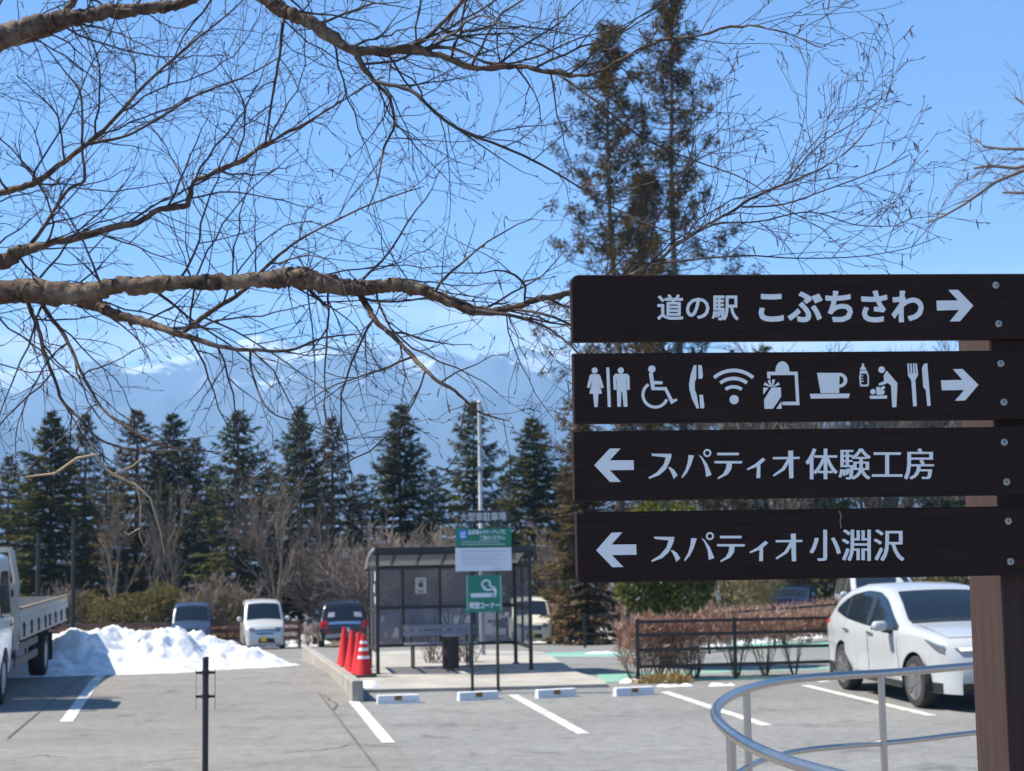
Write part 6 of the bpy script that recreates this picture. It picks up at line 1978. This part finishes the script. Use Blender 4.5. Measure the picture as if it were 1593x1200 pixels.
def build_birch():
    base = Vector((-3.9, 6.0, 0.65))
    root = thing('birch_tree', 'bare birch whose thick crooked limbs and fine catkin twigs hang across the sky', 'tree', base)
    rnd = random.Random(77)
    tr = MB()
    tr.tube([(0, 0, -0.1), (0.02, 0.02, 0.6), (0.08, 0, 1.4), (0.05, 0.1, 2.4), (0.2, 0.2, 3.4), (0.1, 0.3, 4.6), (0.3, 0.3, 6.2), (0.3, 0.2, 8.0)], [0.21, 0.17, 0.155, 0.14, 0.12, 0.09, 0.06, 0.02], 14)
    obj('trunk', tr, M_birch, root, smooth_angle=60)
    V3 = []
    lines = []
    for kind, pts, d0, d1 in LIMBS:
        n = len(pts)
        # distance along
        acc = [0.0]
        for a, b in zip(pts, pts[1:]): acc.append(acc[-1] + sqrt((a[0] - b[0]) ** 2 + (a[1] - b[1]) ** 2))
        P3, R3 = [], []
        ph = rnd.uniform(0, 6)
        for k, (x, y, w) in enumerate(pts):
            t = acc[k] / acc[-1]
            Y = d0 + (d1 - d0) * t + 0.07 * sin(ph + t * 7) * (1 if kind not in ('main', 'mid') else 0.5)
            P3.append(P(x, y, Y) - base); R3.append(max(0.0011, w * 0.88 / 2 / FOC * Y))
        if kind in ('main', 'mid', 'upleft', 'topleft') and pts[0][0] < -50:
            zt = {'main': 1.75, 'mid': 2.0, 'upleft': 2.6, 'topleft': 3.3}[kind]
            P3.insert(0, Vector((0.08, 0.05, zt))); R3.insert(0, R3[0] * 1.15)
        if kind == 'right' and pts[0][0] == 300:
            P3.insert(0, Vector((1.0, -0.1, 3.6))); R3.insert(0, R3[0] * 1.4); P3.insert(0, Vector((0.2, 0.1, 3.3))); R3.insert(0, R3[0] * 1.3)
        # subdivide (Catmull-Rom) with a little wobble
        Q, RQ = [], []
        for i in range(len(P3) - 1):
            p0, p1, p2, p3 = P3[max(i - 1, 0)], P3[i], P3[i + 1], P3[min(i + 2, len(P3) - 1)]
            m = 12 if R3[i] > 0.02 else 5
            for k in range(m):
                t = k / m
                q = 0.5 * ((2 * p1) + (p2 - p0) * t + (2 * p0 - 5 * p1 + 4 * p2 - p3) * t * t + (3 * p1 - p0 - 3 * p2 + p3) * t ** 3)
                r = R3[i] + (R3[i + 1] - R3[i]) * t
                Q.append(q + rvec(rnd) * min(0.006, r * 0.25)); RQ.append(r * rnd.uniform(0.92, 1.1) if r > 0.004 else r)
        Q.append(P3[-1]); RQ.append(R3[-1] * 0.7)
        mb = MB(); mb.tube(Q, RQ, 18 if R3[min(3, len(R3) - 1)] > 0.02 else 7)
        # knobbly bark on the thick limbs
        if R3[min(3, len(R3) - 1)] > 0.02:
            V2 = []
            for v in mb.v:
                q_ = Vector(v)
                k_ = noise.noise_vector(q_ * 14.0) * 0.009 + noise.noise_vector(q_ * 45.0) * 0.005 + noise.noise_vector(q_ * 110.0) * 0.002
                V2.append(tuple(q_ + k_))
            mb.v = V2
        obj('limb', mb, M_birch if max(R3) > 0.008 else M_birchtwig, root, smooth_angle=70)
        lines.append((kind, Q, RQ))
    tw = MB(); ck = MB()
    count = [0]
    view_up = Vector((0, 0, 1))
    def twig(p, d, l, r, lev, droop):
        n = max(3, int(l / (0.055 if lev < 2 else 0.05)))
        pts = [p]; q = p.copy(); dd = d.copy()
        bend = rvec(rnd) * rnd.uniform(0.0, 0.13); zig = rvec(rnd)
        for k in range(n):
            dd = (dd + rvec(rnd) * 0.20 + bend + zig * (0.22 if k % 2 else -0.22) + Vector((0, 0, droop))).normalized()
            q = q + dd * (l / n); pts.append(q.copy())
        rr = [max(0.00095, r * (1 - 0.7 * k / n)) for k in range(n + 1)]
        tw.tube(pts, rr, 4 if r > 0.0025 else 3, cap=False)
        count[0] += n
        if lev < 2:
            m = max(2, int(l / (0.085 if lev == 0 else 0.10)))
            for k in range(m):
                t = (k + rnd.uniform(0.3, 0.9)) / m
                i = min(int(t * n), n - 1)
                c = pts[i].lerp(pts[i + 1], t * n - i)
                b = (pts[i + 1] - pts[i]).normalized()
                s = rvec(rnd); s.y *= 0.6; s = (s - b * s.dot(b)).normalized()
                nd = (b * rnd.uniform(0.6, 1.1) + s * rnd.uniform(0.6, 1.1)).normalized()
                twig(c, nd, l * rnd.uniform(0.3, 0.6) * (1.05 - 0.5 * t), max(0.0008, rr[i] * 0.62), lev + 1, droop)
        else:
            # buds at the tip
            e = pts[-1]
            b = (pts[-1] - pts[-2]).normalized()
            if rnd.random() < 0.8:
                nd = (b + rvec(rnd) * 0.6).normalized()
                tw.tube([e, e + nd * 0.008, e + nd * 0.017], [0.0010, 0.0023, 0.0006], 3, cap=False)
            if rnd.random() < CAT:
                nd = Vector((rnd.uniform(-0.3, 0.3), rnd.uniform(-0.3, 0.3), -1)).normalized()
                ck.tube([e, e + nd * 0.005, e + nd * 0.022, e + nd * 0.030], [0.0009, 0.0021, 0.0021, 0.0008], 5)
    CAT = 0.10
    for kind, Q, RQ in lines:
        L = 0.0
        nxt = 0.05
        for i in range(len(Q) - 1):
            seg = (Q[i + 1] - Q[i]).length
            L += seg
            wp = Q[i] + base
            # only where it can be near the view
            u = wp.x / wp.y
            if u < -0.50 or u > 0.42: continue
            if L < nxt: continue
            r = RQ[i]
            step = (0.105 if r > 0.02 else 0.074) * rnd.uniform(0.6, 1.4)
            if kind in ('main', 'topleft') and r > 0.02: step *= 1.25
            nxt = L + step
            b = (Q[i + 1] - Q[i]).normalized()
            s = rvec(rnd); s.y *= 0.7
            s = (s - b * s.dot(b)).normalized()
            if kind == 'droop' and rnd.random() < 0.5: s.z = -abs(s.z)
            if kind in ('main', 'mid', 'upleft', 'right') and rnd.random() < 0.55: s.z = abs(s.z)
            nd = (b * rnd.uniform(0.3, 1.1) + s * rnd.uniform(0.6, 1.1) + Vector((0.15, 0, 0))).normalized()
            ln = rnd.uniform(0.26, 0.80) if r > 0.006 else rnd.uniform(0.16, 0.50)
            CAT = 0.10 if wp.x > 0.2 else 0.015
            twig(Q[i], nd, ln, min(0.0052, max(0.0017, r * 0.55)), 0, -0.03 if kind in ('droop', 'fork') else 0.012)
    o = obj('twigs', tw, M_birchtwig, root); o['kind'] = 'stuff'
    o = obj('catkins', ck, M_catkin, root); o['kind'] = 'stuff'
    # a pale broken twig caught below
    dt = MB()
    for pl in ([(138, 685, 3), (158, 721, 3.5), (175, 738, 5), (209, 753, 4.5), (234, 775, 4), (249, 826, 3), (256, 862, 1.5)], [(212, 754, 4), (219, 786, 3), (217, 834, 2), (224, 850, 1)], [(40, 742, 2), (85, 737, 4), (120, 713, 4.5), (150, 707, 3)], [(175, 738, 3), (205, 726, 3), (228, 708, 2)], [(217, 822, 2), (200, 832, 1.5), (192, 826, 1)]):
        Y = 5.0
        pts = [P(x, y, Y + 0.02 * sin(k)) - base for k, (x, y, w) in enumerate(pl)]
        dt.tube(pts, [w / 2 / FOC * Y for x, y, w in pl], 6)
    obj('broken_twig', dt, M_deadtwig, root, smooth_angle=60)
    return count[0]
build_birch()

def side_tree():
    """The second tree, outside the frame on the right, whose twig tips reach in."""
    base = Vector((4.6, 8.0, 0.65))
    root = thing('bare_tree', 'bare tree whose pale twig tips reach in beside the upper right corner', 'tree', base)
    rnd = random.Random(9)
    mb = MB(); mb.tube([(0, 0, -0.1), (0, 0, 1.5), (-0.1, 0, 3.2), (-0.2, 0.1, 5.5)], [0.15, 0.12, 0.09, 0.02], 10); obj('trunk', mb, M_birch, root, smooth_angle=60)
    tw = MB()
    lines = [([(1760, 225), (1660, 245), (1593, 265), (1550, 283), (1500, 318), (1465, 338), (1440, 348)], 7.0), ([(1740, 210), (1650, 222), (1593, 232), (1560, 232), (1530, 228), (1518, 215)], 7.0), ([(1720, 300), (1640, 310), (1590, 300), (1560, 300)], 7.1), ([(1700, 150), (1640, 160), (1600, 168), (1580, 152)], 7.1), ([(1620, 250), (1580, 262), (1540, 258), (1515, 262)], 7.0)]
    def sub(p, d, l, r, lev):
        pts = [p]; q = p.copy(); dd = d.copy(); n = 4
        for k in range(n):
            dd = (dd + rvec(rnd) * 0.2).normalized(); q = q + dd * (l / n); pts.append(q.copy())
        tw.tube(pts, [max(0.0011, r * (1 - 0.15 * k)) for k in range(n + 1)], 4, cap=False)
        if lev < 1:
            for k in range(3):
                s = rvec(rnd); b = (pts[-1] - pts[0]).normalized(); s = (s - b * s.dot(b)).normalized()
                sub(pts[rnd.randint(1, n)], (b + s * 0.8).normalized(), l * 0.5, r * 0.6, lev + 1)
    for pl, Y in lines:
        pts = [P(x, y, Y + 0.05 * k) - base for k, (x, y) in enumerate(pl)]
        pts = [Vector((-0.1, 0, 2.6 if pl[0][1] > 180 else 3.2))] + pts
        n = len(pts)
        tw.tube(pts, [0.02] + [0.009 * (1 - k / n) + 0.0018 for k in range(n - 1)], 6, cap=False)
        for i in range(1, n - 1):
            for k in range(3):
                b = (pts[i + 1] - pts[i]).normalized(); s = rvec(rnd); s = (s - b * s.dot(b)).normalized()
                sub(pts[i].lerp(pts[i + 1], rnd.random()), (b + s * 0.8).normalized(), rnd.uniform(0.10, 0.22), 0.0022, 0)
    obj('twigs', tw, mat('pale_twigs', (0.15, 0.125, 0.11), 0.85), root)
side_tree()
# ------------------------------------------------------------------ shovelled snow
def snow_heap(name, label, cx, cy, bumps, rx, ry, res=0.10, rough=0.16, seed=1, group=None, hmax=2.0, acc=0.15):
    """A heap given by bumps (x, y, radius, height) round (cx, cy), lying on the ground."""
    z0 = gz(cx, cy)
    nx, ny = int(2 * rx / res), int(2 * ry / res)
    H = {}
    def hh(x, y):
        h = 0.0
        for bx, by, br, bh in bumps:
            d2 = ((x - bx) ** 2 + (y - by) ** 2) / (br * br)
            if d2 < 5:
                b_ = bh * exp(-d2 * 1.1); h = max(h, b_) + acc * min(h, b_)
        q = Vector((x, y, seed))
        n1 = noise.noise(q * 1.1) * 0.25 + noise.noise(q * 2.6) * 0.26 + noise.noise(q * 5.0) * 0.20 + noise.noise(q * 10) * 0.12 + noise.noise(q * 19) * 0.06
        h = 0.80 * h * (1 + 0.5 * n1) + rough * n1 * min(1, h * 5)
        return min(h, hmax) - 0.075
    V, idx, F = [], {}, []
    for i in range(nx + 1):
        for j in range(ny + 1):
            x = cx - rx + 2 * rx * i / nx; y = cy - ry + 2 * ry * j / ny
            h = hh(x, y); H[i, j] = h
            idx[i, j] = len(V)
            V.append((x - cx + 0.25 * res * noise.noise((x * 9, y * 9, 2)), y - cy + 0.25 * res * noise.noise((x * 9, y * 9, 7)), gz(x, y) - z0 + max(h, -0.03)))
    for i in range(nx):
        for j in range(ny):
            if max(H[i, j], H[i + 1, j], H[i, j + 1], H[i + 1, j + 1]) > 0.0:
                F.append((idx[i, j], idx[i + 1, j], idx[i + 1, j + 1], idx[i, j + 1]))
    used = sorted({k for f in F for k in f}); mp = {k: n for n, k in enumerate(used)}
    mb = MB(); mb.v = [V[k] for k in used]; mb.f = [tuple(mp[k] for k in f) for f in F]; mb.m = [0] * len(F)
    o = obj(name, mb, M_snow, None, smooth_angle=60, fix=True, loc=(cx, cy, z0))
    tag(o, label, 'snow', group)
    return o
snow_heap('snow_heap', 'big lumpy heap of shovelled snow between the lorry and the pale grey van', -7.7, 32.2,
    [(-9.9, 31.2, 1.5, 0.62), (-8.9, 31.4, 1.4, 0.84), (-8.1, 31.8, 1.3, 0.94), (-7.3, 32.2, 1.3, 0.94), (-6.6, 32.9, 1.2, 0.80), (-6.0, 33.4, 1.0, 0.55), (-9.3, 30.0, 1.2, 0.42), (-8.0, 30.4, 1.1, 0.42), (-8.6, 29.9, 0.9, 0.32), (-7.3, 30.6, 1.0, 0.40), (-5.9, 34.2, 0.8, 0.40), (-8.0, 33.5, 1.6, 0.55), (-9.9, 32.6, 1.3, 0.5)], 4.8, 5.2, 0.055, 0.17, 3)
def patch(label, px, py, w, d, h, seed, name='snow_patch'):
    p = G(px, py)
    r = random.Random(seed)
    bumps = [(p.x + r.uniform(-w, w) * 0.8, p.y + r.uniform(-d, d) * 0.6, max(0.12, min(w, d) * r.uniform(0.6, 1.0)), h * r.uniform(0.7, 1.2) + 0.085) for _ in range(10)]
    return snow_heap(name, label, p.x, p.y, bumps, w * 1.7 + 0.4, d * 1.7 + 0.4, max(0.05, w / 26), 0.04, seed, 'melting patches of snow', 0.6, 0.02)
patch('small dirty snow lump in the shade at the end of the kerb', 577, 1074, 0.16, 0.22, 0.16, 5)
patch('thin snow strip along the foot of the metal fence by its corner', 1085, 1068, 0.72, 0.16, 0.05, 6)
patch('snow strip before the rear wheel of the white crossover', 1262, 1060, 0.45, 0.16, 0.05, 16)
patch('thin snow strip beside the rear wheel of the white crossover', 1345, 1056, 0.9, 0.2, 0.06, 7)
patch('little snow remnant at the foot of the fence corner post', 982, 1062, 0.14, 0.10, 0.05, 8)
patch('snow remnant on the green lane mark in the road', 945, 1017, 0.5, 0.4, 0.05, 9)
patch('snow bank behind the short dark fence panel', 930, 996, 1.0, 1.2, 0.55, 10)
patch('snow streak on the far verge behind the metal fence', 1175, 1001, 2.0, 0.6, 0.14, 11)
patch('snow bank beside the pale grey van', 458, 1003, 0.9, 1.5, 0.42, 12)
patch('snow left along the parking bays beneath the cream van', 826, 1000, 0.6, 0.4, 0.05, 13)
p = G(884, 996)
mb = leaf_ball(99, 0.55, 0.4, 0.22, 900, 0.25, 0.03)
o = obj('dry_grass_clump', mb, leaf_mat('straw', (0.28, 0.18, 0.07), (0.50, 0.36, 0.17), 0.9, 3, 0.2), None, loc=(p.x, p.y, p.z + 0.1)); tag(o, 'straw coloured clump of dry grass by the snow bank', 'grass')
p = G(1035, 1064)
mb = leaf_ball(98, 0.5, 0.14, 0.07, 900, 0.12, 0.02)
o = obj('dry_grass_clump', mb, bpy.data.materials['straw'], None, loc=(p.x, p.y + 0.1, 0.03)); tag(o, 'dry grass at the foot of the fence corner', 'grass')
